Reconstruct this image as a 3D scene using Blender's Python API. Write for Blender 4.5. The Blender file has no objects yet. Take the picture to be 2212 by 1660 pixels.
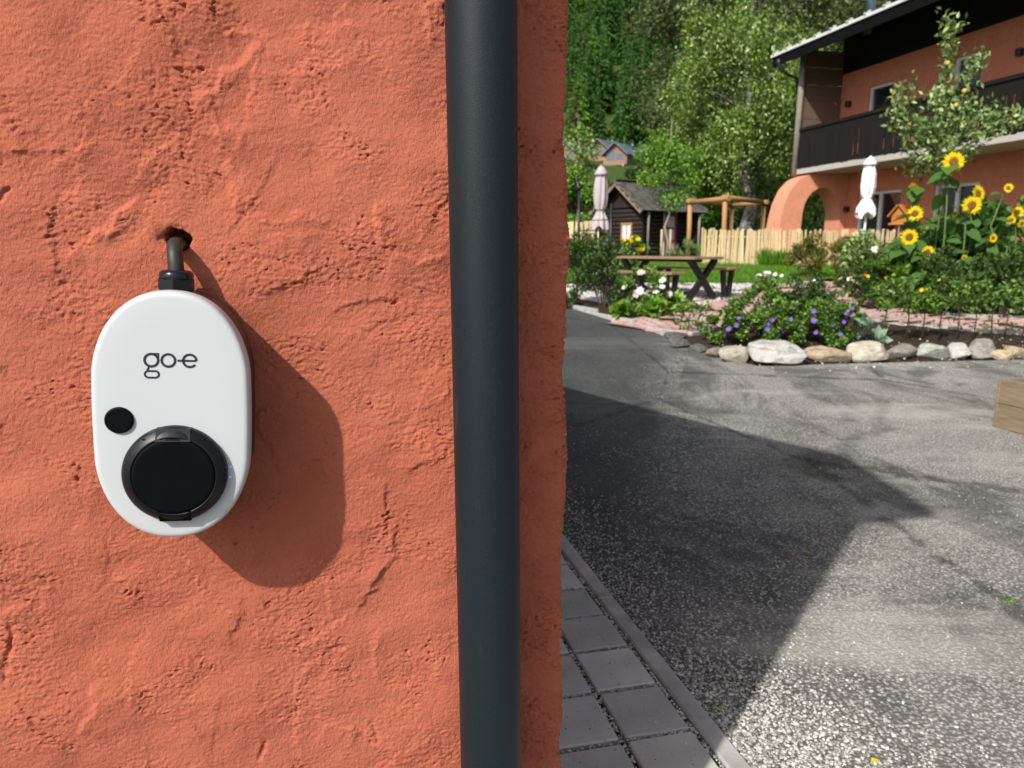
import bpy, math, random
import numpy as np
from math import sin, cos, tan, pi, radians, hypot, atan2, sqrt
from mathutils import Vector, Matrix

# ------------------------------------------------------------------ camera, sky, sun, exposure
sc = bpy.context.scene
COL = sc.collection
H = 1.2                                   # eye height above the drive
PITCH = radians(10.5)
cam_d = bpy.data.cameras.new('camera'); cam = bpy.data.objects.new('camera', cam_d); COL.objects.link(cam)
cam.location = (0, 0, H); cam.rotation_euler = (pi/2 - PITCH, 0, 0)
cam_d.sensor_width = 36; cam_d.lens = 26.04; cam_d.clip_start = .02; cam_d.clip_end = 3000
cam_d.dof.use_dof = True; cam_d.dof.focus_distance = .88; cam_d.dof.aperture_fstop = 10
sc.camera = cam
SUN_AZ, SUN_EL = radians(34.5), radians(40.5)    # light travels to +Y and right
world = bpy.data.worlds.new('World'); sc.world = world; world.use_nodes = True
wn = world.node_tree.nodes; wl = world.node_tree.links
sky = wn.new('ShaderNodeTexSky'); sky.sky_type = 'NISHITA'; sky.sun_disc = False
sky.sun_elevation = SUN_EL; sky.sun_rotation = SUN_AZ + pi
sky.altitude = 600; sky.dust_density = 4.0; sky.ozone_density = .6; sky.air_density = .8
wn['Background'].inputs['Strength'].default_value = .115
hsv = wn.new('ShaderNodeHueSaturation'); hsv.inputs['Saturation'].default_value = .5     # camera white balance set for the shade
wl.new(sky.outputs[0], hsv.inputs['Color']); wl.new(hsv.outputs[0], wn['Background'].inputs['Color'])
sun_d = bpy.data.lights.new('sun', 'SUN'); sun_d.energy = 4.3; sun_d.angle = radians(.9); sun_d.color = (1, .95, .87)
sun = bpy.data.objects.new('sun', sun_d); COL.objects.link(sun)
sdir = Vector((sin(SUN_AZ)*cos(SUN_EL), cos(SUN_AZ)*cos(SUN_EL), -sin(SUN_EL)))
sun.rotation_euler = sdir.to_track_quat('-Z', 'Y').to_euler(); sun.location = (-6, -8, 12)
sc.view_settings.view_transform = 'Standard'; sc.view_settings.look = 'None'
sc.view_settings.exposure = 0.16; sc.view_settings.gamma = 1.0
sc.render.engine = 'CYCLES'
sc.cycles.max_bounces = 8; sc.cycles.transparent_max_bounces = 8

random.seed(7); rng = np.random.default_rng(7)

# ------------------------------------------------------------------ surveying helpers (pixels of a 2212 x 1660 sheet)
FPX = 1600.0
def ray(px, py):
    vx = (px-1106)/FPX; vy = (py-830)/FPX
    return np.array([vx, cos(PITCH)-sin(PITCH)*vy, -(sin(PITCH)+cos(PITCH)*vy)])
def at(px, py, Y):
    r = ray(px, py); t = Y/r[1]; return np.array([r[0]*t, Y, H+r[2]*t])
def g(y):
    """height of the land along the view: level drive, gentle rise, terrace, hillside"""
    if y < 4.5: return 0.0
    if y < 6.5: return .055*(y-4.5)**2/4
    if y < 19: return .055*(y-5.5)
    if y < 23: u = y-19; return .7425+.055*u-.055*u*u/8
    if y < 60: return .8525
    if y < 80: u = y-60; return .8525+.0042*u*u
    if y < 215: return 2.5325+.168*(y-80)
    if y < 245: u = y-215; return 25.2125+.168*u+.0085*u*u
    return 37.9025+.678*(y-245)
def gnd(px, py):
    r = ray(px, py); lo, hi = .5, 400.
    for _ in range(60):
        m = (lo+hi)/2
        if H+r[2]/r[1]*m > g(m): lo = m
        else: hi = m
    return np.array([r[0]/r[1]*lo, lo, g(lo)])
def px2m(n, Y): return n*Y/FPX

# ------------------------------------------------------------------ object helpers
def tag(o, label=None, cat=None, group=None, kind=None):
    if label: o['label'] = label
    if cat: o['category'] = cat
    if group: o['group'] = group
    if kind: o['kind'] = kind
    return o
def empty(name, loc=(0,0,0), rz=0, label=None, cat=None, group=None):
    o = bpy.data.objects.new(name, None); COL.objects.link(o)
    o.empty_display_size = .1; o.location = loc; o.rotation_euler = (0,0,rz)
    return tag(o, label, cat, group)
def link(name, me, mat=None, parent=None, loc=None, rot=None):
    o = bpy.data.objects.new(name, me); COL.objects.link(o)
    if mat is not None and not me.materials: me.materials.append(mat)
    if parent is not None: o.parent = parent
    if loc is not None: o.location = loc
    if rot is not None: o.rotation_euler = rot
    return o
def copy_tree(o, parent=None):
    c = o.copy(); COL.objects.link(c); c.parent = parent
    for ch in o.children: copy_tree(ch, c)
    return c
def np_mesh(name, V, F, smooth=False):
    V = np.asarray(V, np.float32); F = np.asarray(F, np.int32); k = F.shape[1]
    me = bpy.data.meshes.new(name)
    me.vertices.add(len(V)); me.vertices.foreach_set('co', V.ravel())
    me.loops.add(F.size); me.loops.foreach_set('vertex_index', F.ravel())
    me.polygons.add(len(F)); me.polygons.foreach_set('loop_start', np.arange(0, F.size, k, dtype=np.int32))
    me.update(calc_edges=True)
    if smooth: me.polygons.foreach_set('use_smooth', np.ones(len(F), bool))
    me.validate(); return me
class MB:
    def __init__(s): s.v = []; s.f = []; s.sm = []
    def add(s, v, f, smooth=False):
        n = len(s.v); s.v += [tuple(float(c) for c in p) for p in v]
        s.f += [tuple(i+n for i in q) for q in f]; s.sm += [smooth]*len(f); return s
    def box(s, c, d, rz=0, bev=0, rx=0, ry=0):
        hx, hy, hz = d[0]/2, d[1]/2, d[2]/2
        M = Matrix.Rotation(rz,3,'Z') @ Matrix.Rotation(ry,3,'Y') @ Matrix.Rotation(rx,3,'X'); c = Vector(c)
        if bev <= 0:
            v = [Vector((x,y,z)) for z in (-hz,hz) for x,y in ((-hx,-hy),(hx,-hy),(hx,hy),(-hx,hy))]
            f = [(3,2,1,0),(4,5,6,7),(0,1,5,4),(1,2,6,5),(2,3,7,6),(3,0,4,7)]
        else:
            b = min(bev, hx*.9, hy*.9, hz*.9); v = []
            for z, q in ((-hz, b), (-hz+b, 0), (hz-b, 0), (hz, b)):
                X, Y = hx-q, hy-q; bb = b if q == 0 else b*.5
                v += [Vector((x,y,z)) for x,y in ((-X+bb,-Y),(X-bb,-Y),(X,-Y+bb),(X,Y-bb),(X-bb,Y),(-X+bb,Y),(-X,Y-bb),(-X,-Y+bb))]
            f = [tuple(range(7,-1,-1)), tuple(range(24,32))]
            for k in range(3):
                for i in range(8): f.append((k*8+i, k*8+(i+1)%8, k*8+8+(i+1)%8, k*8+8+i))
        return s.add([M @ p + c for p in v], f)
    def prism(s, poly, fn, d0, d1):
        """poly of 2D points; fn(a,b,d) -> 3D"""
        n = len(poly); v = [fn(a,b,d0) for a,b in poly]+[fn(a,b,d1) for a,b in poly]
        f = [tuple(range(n)), tuple(range(2*n-1,n-1,-1))]
        f += [((i+1)%n, i, n+i, n+(i+1)%n) for i in range(n)]
        return s.add(v, f)
    def tube(s, pts, rad, n=8, cap=True, smooth=True):
        pts = [Vector(p) for p in pts]; m = len(pts)
        if not hasattr(rad, '__len__'): rad = [rad]*m
        t0 = (pts[1]-pts[0]).normalized(); u = t0.orthogonal().normalized(); vs = []
        for i, p in enumerate(pts):
            t = (pts[min(i+1,m-1)]-pts[max(i-1,0)]).normalized()
            u = (u - t*u.dot(t)).normalized(); w = t.cross(u)
            vs += [p+(u*cos(2*pi*k/n)+w*sin(2*pi*k/n))*rad[i] for k in range(n)]
        f = [(i*n+k, i*n+(k+1)%n, (i+1)*n+(k+1)%n, (i+1)*n+k) for i in range(m-1) for k in range(n)]
        s.add(vs, f, smooth)
        if cap:
            b = len(s.v)-len(vs)
            s.f += [tuple(b+k for k in range(n-1,-1,-1)), tuple(b+(m-1)*n+k for k in range(n))]; s.sm += [False, False]
        return s
    def lathe(s, prof, n=24, axis='Z', c=(0,0,0), smooth=True, sx=1, sy=1):
        v = []
        for r, z in prof:
            for k in range(n):
                a = 2*pi*k/n; x, y = r*cos(a)*sx, r*sin(a)*sy
                v.append({'Z': (c[0]+x, c[1]+y, c[2]+z), 'Y': (c[0]+x, c[1]+z, c[2]+y)}[axis])
        f = [(i*n+k, i*n+(k+1)%n, (i+1)*n+(k+1)%n, (i+1)*n+k) for i in range(len(prof)-1) for k in range(n)]
        if axis == 'Y': f = [q[::-1] for q in f]
        return s.add(v, f, smooth)
    def mesh(s, name):
        me = bpy.data.meshes.new(name); me.from_pydata(s.v, [], s.f)
        me.polygons.foreach_set('use_smooth', s.sm); me.update(); return me
    def build(s, name, mat, parent=None, loc=None, rot=None):
        return link(name, s.mesh(name), mat, parent, loc, rot)

# gradient noise for sculpted surfaces
_gr = np.random.default_rng(3).normal(size=(256,256,2)); _gr /= np.linalg.norm(_gr, axis=2, keepdims=True)
def perlin(x, y, seed=0):
    x = x+seed*17.31; y = y+seed*9.77
    xi = np.floor(x).astype(int); yi = np.floor(y).astype(int); xf = x-xi; yf = y-yi
    u = xf**3*(xf*(xf*6-15)+10); v = yf**3*(yf*(yf*6-15)+10)
    def gd(i, j, fx, fy):
        q = _gr[(xi+i) & 255, (yi+j) & 255]; return q[...,0]*fx+q[...,1]*fy
    a = gd(0,0,xf,yf); b = gd(1,0,xf-1,yf); c = gd(0,1,xf,yf-1); d = gd(1,1,xf-1,yf-1)
    return ((a+(b-a)*u)*(1-v)+(c+(d-c)*u)*v)*1.5
def fbm(x, y, o=4, seed=0, gain=.5):
    r = 0; a = 1
    for k in range(o): r = r+a*perlin(x*2**k, y*2**k, seed+k*5); a *= gain
    return r
def sstep(a, b, x): t = np.clip((x-a)/(b-a), 0, 1); return t*t*(3-2*t)

# ------------------------------------------------------------------ materials
def mat(name, col=(.5,.5,.5), rough=.6, metal=0, spec=.5):
    m = bpy.data.materials.new(name); m.use_nodes = True
    b = m.node_tree.nodes['Principled BSDF']
    b.inputs['Base Color'].default_value = (*col, 1); b.inputs['Roughness'].default_value = rough
    b.inputs['Metallic'].default_value = metal; b.inputs['Specular IOR Level'].default_value = spec
    return m
class NT:
    def __init__(s, m): s.m = m; s.n = m.node_tree.nodes; s.l = m.node_tree.links; s.b = s.n['Principled BSDF']; s.tc = s.n.new('ShaderNodeTexCoord')
    def map(s, scale=(1,1,1), out='Object', rot=(0,0,0)):
        q = s.n.new('ShaderNodeMapping'); q.inputs['Scale'].default_value = scale; q.inputs['Rotation'].default_value = rot
        s.l.new(s.tc.outputs[out], q.inputs['Vector']); return q.outputs[0]
    def noise(s, vec, scale, detail=4, rough=.55, dist=0):
        q = s.n.new('ShaderNodeTexNoise'); q.inputs['Scale'].default_value = scale; q.inputs['Detail'].default_value = detail
        q.inputs['Roughness'].default_value = rough; q.inputs['Distortion'].default_value = dist
        s.l.new(vec, q.inputs['Vector']); return q.outputs['Fac']
    def voro(s, vec, scale, feature='F1', rnd=1):
        q = s.n.new('ShaderNodeTexVoronoi'); q.feature = feature; q.inputs['Scale'].default_value = scale
        q.inputs['Randomness'].default_value = rnd
        s.l.new(vec, q.inputs['Vector']); return q
    def ramp(s, fac, stops, interp='LINEAR'):
        q = s.n.new('ShaderNodeValToRGB'); q.color_ramp.interpolation = interp; e = q.color_ramp.elements
        while len(e) < len(stops): e.new(.5)
        for i, (p, c) in enumerate(stops):
            e[i].position = p; e[i].color = (*c, 1) if hasattr(c, '__len__') else (c, c, c, 1)
        s.l.new(fac, q.inputs['Fac']); return q.outputs['Color']
    def math(s, op, a, b=None, c=None):
        q = s.n.new('ShaderNodeMath'); q.operation = op
        for i, x in enumerate((a, b, c)):
            if x is None: continue
            if isinstance(x, (int, float)): q.inputs[i].default_value = x
            else: s.l.new(x, q.inputs[i])
        return q.outputs[0]
    def mix(s, fac, a, b, mode='MIX'):
        q = s.n.new('ShaderNodeMix'); q.data_type = 'RGBA'; q.blend_type = mode
        for sock, x in ((q.inputs['Factor'], fac), (q.inputs[6], a), (q.inputs[7], b)):
            if isinstance(x, (int, float)): sock.default_value = x
            elif isinstance(x, tuple): sock.default_value = (*x, 1)
            else: s.l.new(x, sock)
        return q.outputs[2]
    def color(s, c): s.l.new(c, s.b.inputs['Base Color'])
    def rough(s, r): s.l.new(r, s.b.inputs['Roughness'])
    def bump(s, h, strength=.5, dist=.01, chain=None):
        q = s.n.new('ShaderNodeBump'); q.inputs['Strength'].default_value = strength; q.inputs['Distance'].default_value = dist
        s.l.new(h, q.inputs['Height'])
        if chain is not None: s.l.new(chain, q.inputs['Normal'])
        s.l.new(q.outputs[0], s.b.inputs['Normal']); return q.outputs[0]
    def random_island(s): return s.n.new('ShaderNodeNewGeometry').outputs['Random Per Island']
    def random_object(s): return s.n.new('ShaderNodeObjectInfo').outputs['Random']

def stucco_mat(name, base, fine=True, scale=1):
    m = mat(name, base, .88, spec=.25); t = NT(m); o = t.map((1,1,1))
    a = t.noise(o, 9*scale, 5); b = t.noise(o, 160*scale, 3)
    c = t.ramp(a, [(.3, tuple(x*.88 for x in base)), (.7, tuple(min(1,x*1.1) for x in base))])
    c = t.mix(t.ramp(b, [(.35, .35), (.75, 0)]), c, tuple(x*.72 for x in base))
    c = t.mix(t.ramp(t.noise(t.map((1,1,.6)), 3.1*scale, 5, .6), [(.45, 0), (.75, .30)]), c, tuple(min(1, x*1.05+.05) for x in base))
    c = t.mix(t.ramp(t.noise(o, 900*scale, 2, .6), [(.34, .30), (.5, 0)]), c, tuple(x*.62 for x in base))
    t.color(c)
    if fine:
        n1 = t.bump(t.noise(t.map((1.0,1.0,.55)), 520, 4, .65), .8, .0016)
        t.bump(t.noise(t.map((1.2,1,1.0)), 210, 4, .65), .55, .0024, n1)
    else: t.bump(t.noise(o, 60, 4), .25, .01)
    return m
WALLC = (.50, .142, .082)
M = {}
M['stucco'] = stucco_mat('terracotta_stucco', WALLC)
M['stucco_far'] = stucco_mat('terracotta_render', (.66, .235, .145), False)
M['stucco_arch'] = stucco_mat('salmon_render', (.70, .30, .19), False)

def plain(name, col, rough=.5, metal=0, spec=.5, nscale=40, var=.12, bump=.05, bd=.002):
    m = mat(name, col, rough, metal, spec); t = NT(m); o = t.map()
    n = t.noise(o, nscale, 4)
    t.color(t.ramp(n, [(.3, tuple(c*(1-var) for c in col)), (.7, tuple(min(1,c*(1+var)) for c in col))]))
    if bump: t.bump(t.noise(o, nscale*6, 3), bump, bd)
    return m
def wood(name, c0, c1, axis='X', rough=.7, scale=6, knots=True, bump=.25):
    m = mat(name, c0, rough, spec=.3); t = NT(m)
    st = {'X': (.6,9,9), 'Y': (9,.6,9), 'Z': (9,9,.6)}[axis]
    o = t.map(st); oi = t.n.new('ShaderNodeObjectInfo')
    ad = t.n.new('ShaderNodeVectorMath'); ad.operation = 'ADD'; cm = t.n.new('ShaderNodeCombineXYZ')
    r = t.math('MULTIPLY', oi.outputs['Random'], 37.0)
    for k in range(3): t.l.new(r, cm.inputs[k])
    t.l.new(o, ad.inputs[0]); t.l.new(cm.outputs[0], ad.inputs[1])
    n = t.noise(ad.outputs[0], scale, 6, .62, 1.2)
    c = t.ramp(n, [(.32, c1), (.5, tuple((a+b)/2 for a,b in zip(c0,c1))), (.68, c0)])
    k = t.ramp(oi.outputs['Random'], [(0, .78), (1, 1.12)])
    c = t.mix(1.0, c, k, 'MULTIPLY')
    t.color(c); t.bump(n, bump, .004); return m
def leafmat(name, cols, rough=.5, trans=.35, spec=.4):
    """leaf: random shade per leaf, light passing through"""
    m = mat(name, cols[0], rough, spec=spec); t = NT(m)
    r = t.random_island()
    n = len(cols); c = t.ramp(r, [(i/(n-1), cols[i]) for i in range(n)])
    t.color(c)
    tr = t.n.new('ShaderNodeBsdfTranslucent'); mx = t.n.new('ShaderNodeMixShader'); mx.inputs[0].default_value = trans
    hs = t.n.new('ShaderNodeHueSaturation'); hs.inputs['Value'].default_value = 1.35; hs.inputs['Hue'].default_value = .485
    t.l.new(c, hs.inputs['Color']); t.l.new(hs.outputs[0], tr.inputs['Color'])
    out = t.n['Material Output']; t.l.new(t.b.outputs[0], mx.inputs[1]); t.l.new(tr.outputs[0], mx.inputs[2]); t.l.new(mx.outputs[0], out.inputs['Surface'])
    return m

M['white'] = plain('white_plastic', (.56,.59,.615), .38, nscale=4, var=.015, bump=.02, bd=.0004)
M['black_shell'] = plain('black_shell_plastic', (.02,.018,.018), .45, nscale=30, var=.2, bump=.05, bd=.0005)
M['black_plastic'] = plain('black_socket_plastic', (.005,.006,.009), .40, nscale=30, var=.2, bump=.10, bd=.0006, spec=.35)
M['black_lid'] = plain('black_lid_plastic', (.003,.0035,.005), .55, nscale=30, var=.2, bump=.05, bd=.0005, spec=.08)
M['logo'] = mat('black_print', (.018,.022,.03), .5)
M['cable'] = plain('cable_rubber', (.028,.026,.026), .55, nscale=60, var=.25, bump=.1, bd=.0006)
M['gland'] = plain('cable_gland_plastic', (.008,.009,.014), .22, nscale=30, bump=.03, bd=.0005)
M['led'] = mat('blue_light', (.1,.15,.9), .4); M['led'].node_tree.nodes['Principled BSDF'].inputs['Emission Color'].default_value = (.12,.16,1,1)
M['led'].node_tree.nodes['Principled BSDF'].inputs['Emission Strength'].default_value = 1.2
def pipe_mat():
    m = mat('anthracite_powder_coat', (.008,.015,.02), .52, .0, .28); t = NT(m); o = t.map()
    s = t.noise(o, 900, 2, .6); sc_ = t.noise(t.map((1,1,.25)), 30, 6, .7)
    c = t.ramp(s, [(.35, (.005,.011,.015)), (.6, (.010,.019,.025)), (.8, (.024,.037,.045))])
    c = t.mix(t.ramp(sc_, [(.60, 0), (.80, .30)]), c, (.08,.09,.09))
    t.color(c); t.bump(s, .28, .0012); return m
M['pipe'] = pipe_mat()

# ------------------------------------------------------------------ the near building: wall frame (x along the wall, y into it)
PSI = radians(13.5)
W0 = np.array([-.382, .862, 0.0])
WN = np.array([sin(PSI), -cos(PSI), 0]); WX = np.array([cos(PSI), sin(PSI), 0])
def wall_at(px, py, off=0.0):
    r = ray(px, py); o = W0+WN*off; c = np.array([0,0,H])
    t = np.dot(o-c, WN)/np.dot(r, WN); P = c+r*t
    return float(np.dot(P-W0, WX)), float(P[2])
def to_world(x, y, z):
    return W0+WX*x-WN*y+np.array([0,0,z])

house_near = empty('rendered_building', W0, PSI, 'terracotta stuccoed building corner filling the near side, carrying charger and downpipe', 'building')
CORNER = .4685
def wall_height(S, Z):
    """relief of hand-trowelled plaster, metres outward"""
    wx = .006*fbm(S/.05, Z/.05, 2, 21); wz = .006*fbm(S/.05, Z/.05, 2, 31)
    mask = sstep(-.10, .50, fbm(S/.11, Z/.075, 3, 40)+.25*fbm(S/.03, Z/.03, 2, 44))
    for (px, py, rs, a) in ((150,230,.07,.55),(900,720,.06,.95),(60,1480,.045,.9),(640,1500,.06,.7),(360,430,.05,.5),(330,1250,.05,.5),(950,60,.05,.7),(880,1590,.06,.5),(130,470,.05,.5)):
        s, z = wall_at(px, py); mask = np.maximum(mask, a*np.exp(-((S-s)**2+(Z-z)**2)/rs**2))
    mask = np.maximum(mask, .75*sstep(.372, .40, S)*(.25+.75*sstep(-.2,.4,fbm(S/.05, Z/.05, 2, 48)))*sstep(1.55,1.25,Z))
    h = .0060*fbm(S/.23, Z/.16, 2, 1)+.0018*fbm(S/.085+Z/.12, Z/.065-S/.14, 2, 2)+.00045*fbm(S/.03, Z/.022, 2, 4)
    # crumbly, torn patches
    n1 = fbm((S+wx)/.0082, (Z+wz)/.0052, 3, 5, .68)
    n2 = perlin((S+wx)/.0064, (Z+wz)/.0038, 9); n3 = perlin((S+wz)/.017, (Z+wx)/.0105, 13); n4 = perlin((S+wz)/.031, (Z+wx)/.024, 15)
    strip = sstep(.37,.40,S)
    # long shallow sweeps of the trowel, each with one sharp, slightly torn edge
    R_ = np.random.default_rng(12); tear = np.zeros(S.shape); jog = fbm(S/.03, Z/.03, 3, 70, .6)
    for k in range(150):
        s0, z0 = R_.uniform(-.32,.46), R_.uniform(.40,1.55); an = R_.choice([.85,-1.15,.35,2.2,1.45])+R_.normal(0,.25); L = R_.uniform(.04,.17); A = R_.uniform(.0007,.0025); dec = R_.uniform(.018,.07); sd = R_.choice([-1,1]); cv = R_.normal(0,1.6)
        w = L+.06; a0, a1 = np.searchsorted(S[0], [s0-w, s0+w]); b0, b1 = np.searchsorted(Z[:,0], [z0-w, z0+w])
        if a1-a0 < 2 or b1-b0 < 2: continue
        sl_ = (slice(b0,b1), slice(a0,a1)); ds, dz = S[sl_]-s0, Z[sl_]-z0
        t = ds*cos(an)+dz*sin(an); d = (-ds*sin(an)+dz*cos(an)-cv*t*t)*sd+.0045*jog[sl_]
        env = sstep(-L*.5,-L*.18,t)*sstep(L*.5,L*.18,t)
        h[sl_] += A*env*np.where(d < 0, np.exp(-(d/.0042)**2), np.exp(-d/dec))*sstep(.075,.05,np.abs(d))
        tear[sl_] = np.maximum(tear[sl_], env*np.exp(-((d+.003)/.005)**2)*np.minimum(A,.0022)/.0022)
    rough = np.clip(.20+.62*mask+.55*tear, 0, 1)
    h += rough*.00128*n1*(1+1.2*strip)
    h -= np.clip(.05+.75*mask*mask+.5*tear, 0, 1)*.0019*sstep(.32, .64, n2)*sstep(-.15,.35,n3)*(1+1.2*strip)
    h -= .0028*sstep(.90, 1.14, n2*.75+.45*n3+.35*n4+.60*(mask-.40)+.35*tear)
    h += .00030*fbm(S/.0046, Z/.0042, 2, 17)
    # single strokes and cracks seen on the wall: (polyline, height, side, decay)
    feats = [([(140,562),(230,500),(315,425)], .0030, 1, .035), ([(405,250),(490,165),(530,140),(570,60)], .0032, 1, .04),
             ([(475,255),(490,330),(510,420),(518,473)], .0026, -1, .035), ([(518,473),(600,480),(720,470)], .0024, 1, .03),
             ([(815,430),(825,545)], .0026, -1, .03), ([(828,556),(900,568),(975,562)], .0024, 1, .03),
             ([(521,1274),(495,1409)], .0020, 1, .03), ([(862,1120),(845,1190),(822,1240),(760,1320)], .0030, 1, .03),
             ([(205,1470),(217,1514),(170,1590)], .0024, -1, .025), ([(0,1330),(60,1310),(120,1260)], .003, 1, .03),
             ([(560,1180),(520,1260)], .002, -1, .03), ([(640,1470),(700,1420),(760,1440)], .0015, 1, .02),
             ([(0,330),(120,320),(200,350)], .0025, -1, .03), ([(480,80),(570,75)], .0022, 1, .015), ([(700,1560),(780,1590)], .002, 1, .02)]
    for poly, A, side, dec in feats:
        q = [wall_at(*p) for p in poly]; tot = sum(hypot(q[i+1][0]-q[i][0], q[i+1][1]-q[i][1]) for i in range(len(q)-1)); run = 0
        best = np.full(S.shape, 9.0); sg = np.zeros(S.shape); tt = np.zeros(S.shape)
        for i in range(len(q)-1):
            ax, az = q[i]; bx, bz = q[i+1]; L = hypot(bx-ax, bz-az); ux, uz = (bx-ax)/L, (bz-az)/L
            t = np.clip((S-ax)*ux+(Z-az)*uz, 0, L); dx = S-ax-t*ux; dz = Z-az-t*uz; d = np.hypot(dx, dz)
            s = np.sign(ux*dz-uz*dx); k = d < best
            best = np.where(k, d, best); sg = np.where(k, s, sg); tt = np.where(k, (run+t)/tot, tt); run += L
        # signed so that + is below / right of the line when side = 1
        d = -best*sg*side+.0060*fbm(S/.028, Z/.028, 4, 70, .6)
        pr = np.where(d < 0, np.exp(-(d/.0045)**2), np.exp(-d/dec))*(.45+.55*sstep(-.5,.5,fbm(S/.035,Z/.035,2,75)))
        h += 1.5*A*pr*sstep(0, .16, tt)*sstep(1, .84, tt)*sstep(.09, .05, best)
    # dark open cracks
    for poly in ([(28,1350),(20,1400),(8,1470)], [(0,398),(14,410),(2,430)], [(958,55),(962,20)], [(715,1400),(740,1398)], [(805,1560),(815,1600)], [(575,1600),(560,1640)]):
        q = [wall_at(*p) for p in poly]
        for (ax,az),(bx,bz) in zip(q[:-1], q[1:]):
            L = hypot(bx-ax, bz-az); ux, uz = (bx-ax)/L, (bz-az)/L; t = np.clip((S-ax)*ux+(Z-az)*uz, 0, L)
            d = np.hypot(S-ax-t*ux, Z-az-t*uz)+.004*fbm(S/.012, Z/.012, 3, 80); h -= .0028*np.exp(-(np.maximum(d,0)/.003)**2)
    # drilled hole for the cable, chipped on its left
    hs, hz = HOLE; r = np.hypot(S-hs, Z-hz); ang = np.arctan2(Z-hz, S-hs)
    rr = .0142+.0012*np.sin(3*ang+1)+.0006*np.sin(7*ang)
    chip = np.exp(-((S-hs+.016)/.006)**2-((Z-hz-.003)/.009)**2)
    h = h*sstep(.0, .02, r)-.004*chip*(1+.6*n1)-.0016*sstep(.0190, .0150, r)
    h = np.where(r < rr, -.055, h)
    return h
HOLE = wall_at(383, 520)
def make_wall():
    st = .00125
    us = np.concatenate([np.linspace(-3.2, -.36, 24), np.arange(-.30, CORNER+.0295, st), np.linspace(CORNER+.035, CORNER+3.7, 22)])
    zs = np.concatenate([np.linspace(0, .36, 8), np.arange(.405, 1.535, st), np.linspace(1.58, 2.95, 14)])
    U, Z = np.meshgrid(us, zs); r = .011
    Hh = wall_height(U, Z)
    # the arris is knocked about
    e = np.exp(-((U-CORNER)/.014)**2)
    wob = .0010*fbm(Z/.25, U*0+3.3, 2, 90)+.0012*fbm(Z/.012, U/.012, 4, 92, .7)
    for py, a in ((250,-.006),(300,-.004),(372,.004),(520,.004),(760,.002)):
        z0 = wall_at(1228, py)[1]; wob = wob+.6*a*np.exp(-((Z-z0)/.014)**2)
    Hh = Hh+e*wob
    a0 = CORNER-r; th = np.clip((U-a0)/r, 0, pi/2); back = np.maximum(U-a0-r*pi/2, 0)
    X = np.where(U < a0, U, a0+(r+Hh)*np.sin(th)); Y = np.where(U < a0, -Hh, r-(r+Hh)*np.cos(th)+back)
    top = np.where(back <= .39, 2.655+.33*back, 2.785-.349*(back-.39)); Zf = np.where(Z > 1.5, 1.5+(Z-1.5)*(np.maximum(top,1.6)-1.5)/1.45, Z)
    V = np.stack([X, Y, Zf], -1).reshape(-1,3); nu, nz = len(us), len(zs)
    i = np.arange(nz-1)[:,None]*nu+np.arange(nu-1)[None,:]
    F = np.stack([i, i+1, i+nu+1, i+nu], -1).reshape(-1,4)
    return link('front_wall', np_mesh('front_wall', V, F, True), M['stucco'], house_near)
make_wall()
rf = MB()
rf.prism([(-.3,2.56),(-.3,2.64),(.40,2.88),(3.78,1.70),(3.78,1.62),(.40,2.80)][::-1], lambda a,b,d: (d,a,b), -3.4, CORNER+.05)
M['roof_metal'] = plain('dark_sheet_metal', (.05,.055,.06), .4, .6, nscale=8)
rf.build('roof', M['roof_metal'], house_near)
lw = MB(); lw.box((-3.25,1.85,.8),(.1,3.7,1.6)); lw.build('side_wall', M['stucco_far'], house_near)

# ------------------------------------------------------------------ downpipe
DP = W0+WX*.3475-WN*(-.054)
dp = empty('downpipe', (DP[0], DP[1], 0), PSI, 'round anthracite downpipe running up the terracotta wall beside its corner', 'downpipe')
dp.rotation_euler = (0, -.0068, PSI); dp.location.x += .0068*.95
pm = MB(); pm.tube([(0,0,.05),(0,0,1.9)], .0405, 48, cap=False); pm.build('pipe', M['pipe'], dp)
pm = MB(); pm.tube([(0,0,1.88),(0,0,2.9)], .0425, 48, cap=False); pm.build('upper_pipe', M['pipe'], dp)
bk = MB(); bk.tube([(0,0,1.70),(0,0,1.725)], .044, 48); bk.box((0,.045,1.7125),(.02,.05,.02)); bk.build('bracket', M['pipe'], dp)
bk = MB(); bk.tube([(0,0,.25),(0,0,.275)], .044, 48); bk.box((0,.045,.2625),(.02,.05,.02)); bk.build('bracket', M['pipe'], dp)

# ------------------------------------------------------------------ wall charger
CS, CZ = -.0026, 1.0200
ch = empty('charging_box', to_world(CS, 0, CZ), PSI, 'white oval wall charger with black round socket lid hung on the terracotta wall', 'charger')
TILT = radians(3.2); ch.rotation_euler = Matrix((( *(Matrix.Rotation(PSI,3,'Z') @ Matrix.Rotation(TILT,3,'Y'))[0],),( *(Matrix.Rotation(PSI,3,'Z') @ Matrix.Rotation(TILT,3,'Y'))[1],),( *(Matrix.Rotation(PSI,3,'Z') @ Matrix.Rotation(TILT,3,'Y'))[2],))).to_euler()
HW, HH = .0788, .1352
def outline(inset, n=96):
    hw, hh = HW-inset, HH-inset; rr = hw; pts = []
    for k in range(n):
        a = 2*pi*(k+.5)/n; c, s = cos(a), sin(a)
        # between a stadium and an ellipse, sides a little bowed
        x = hw*abs(c)**.82*(1 if c > 0 else -1); z = hh*abs(s)**.90*(1 if s > 0 else -1)
        st_x, st_z = rr*c, (hh-rr)*(1 if s > 0 else -1)*min(1, abs(s)*6)+rr*s
        pts.append((x*.45+st_x*.55, z*.45+st_z*.55))
    return pts
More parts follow.
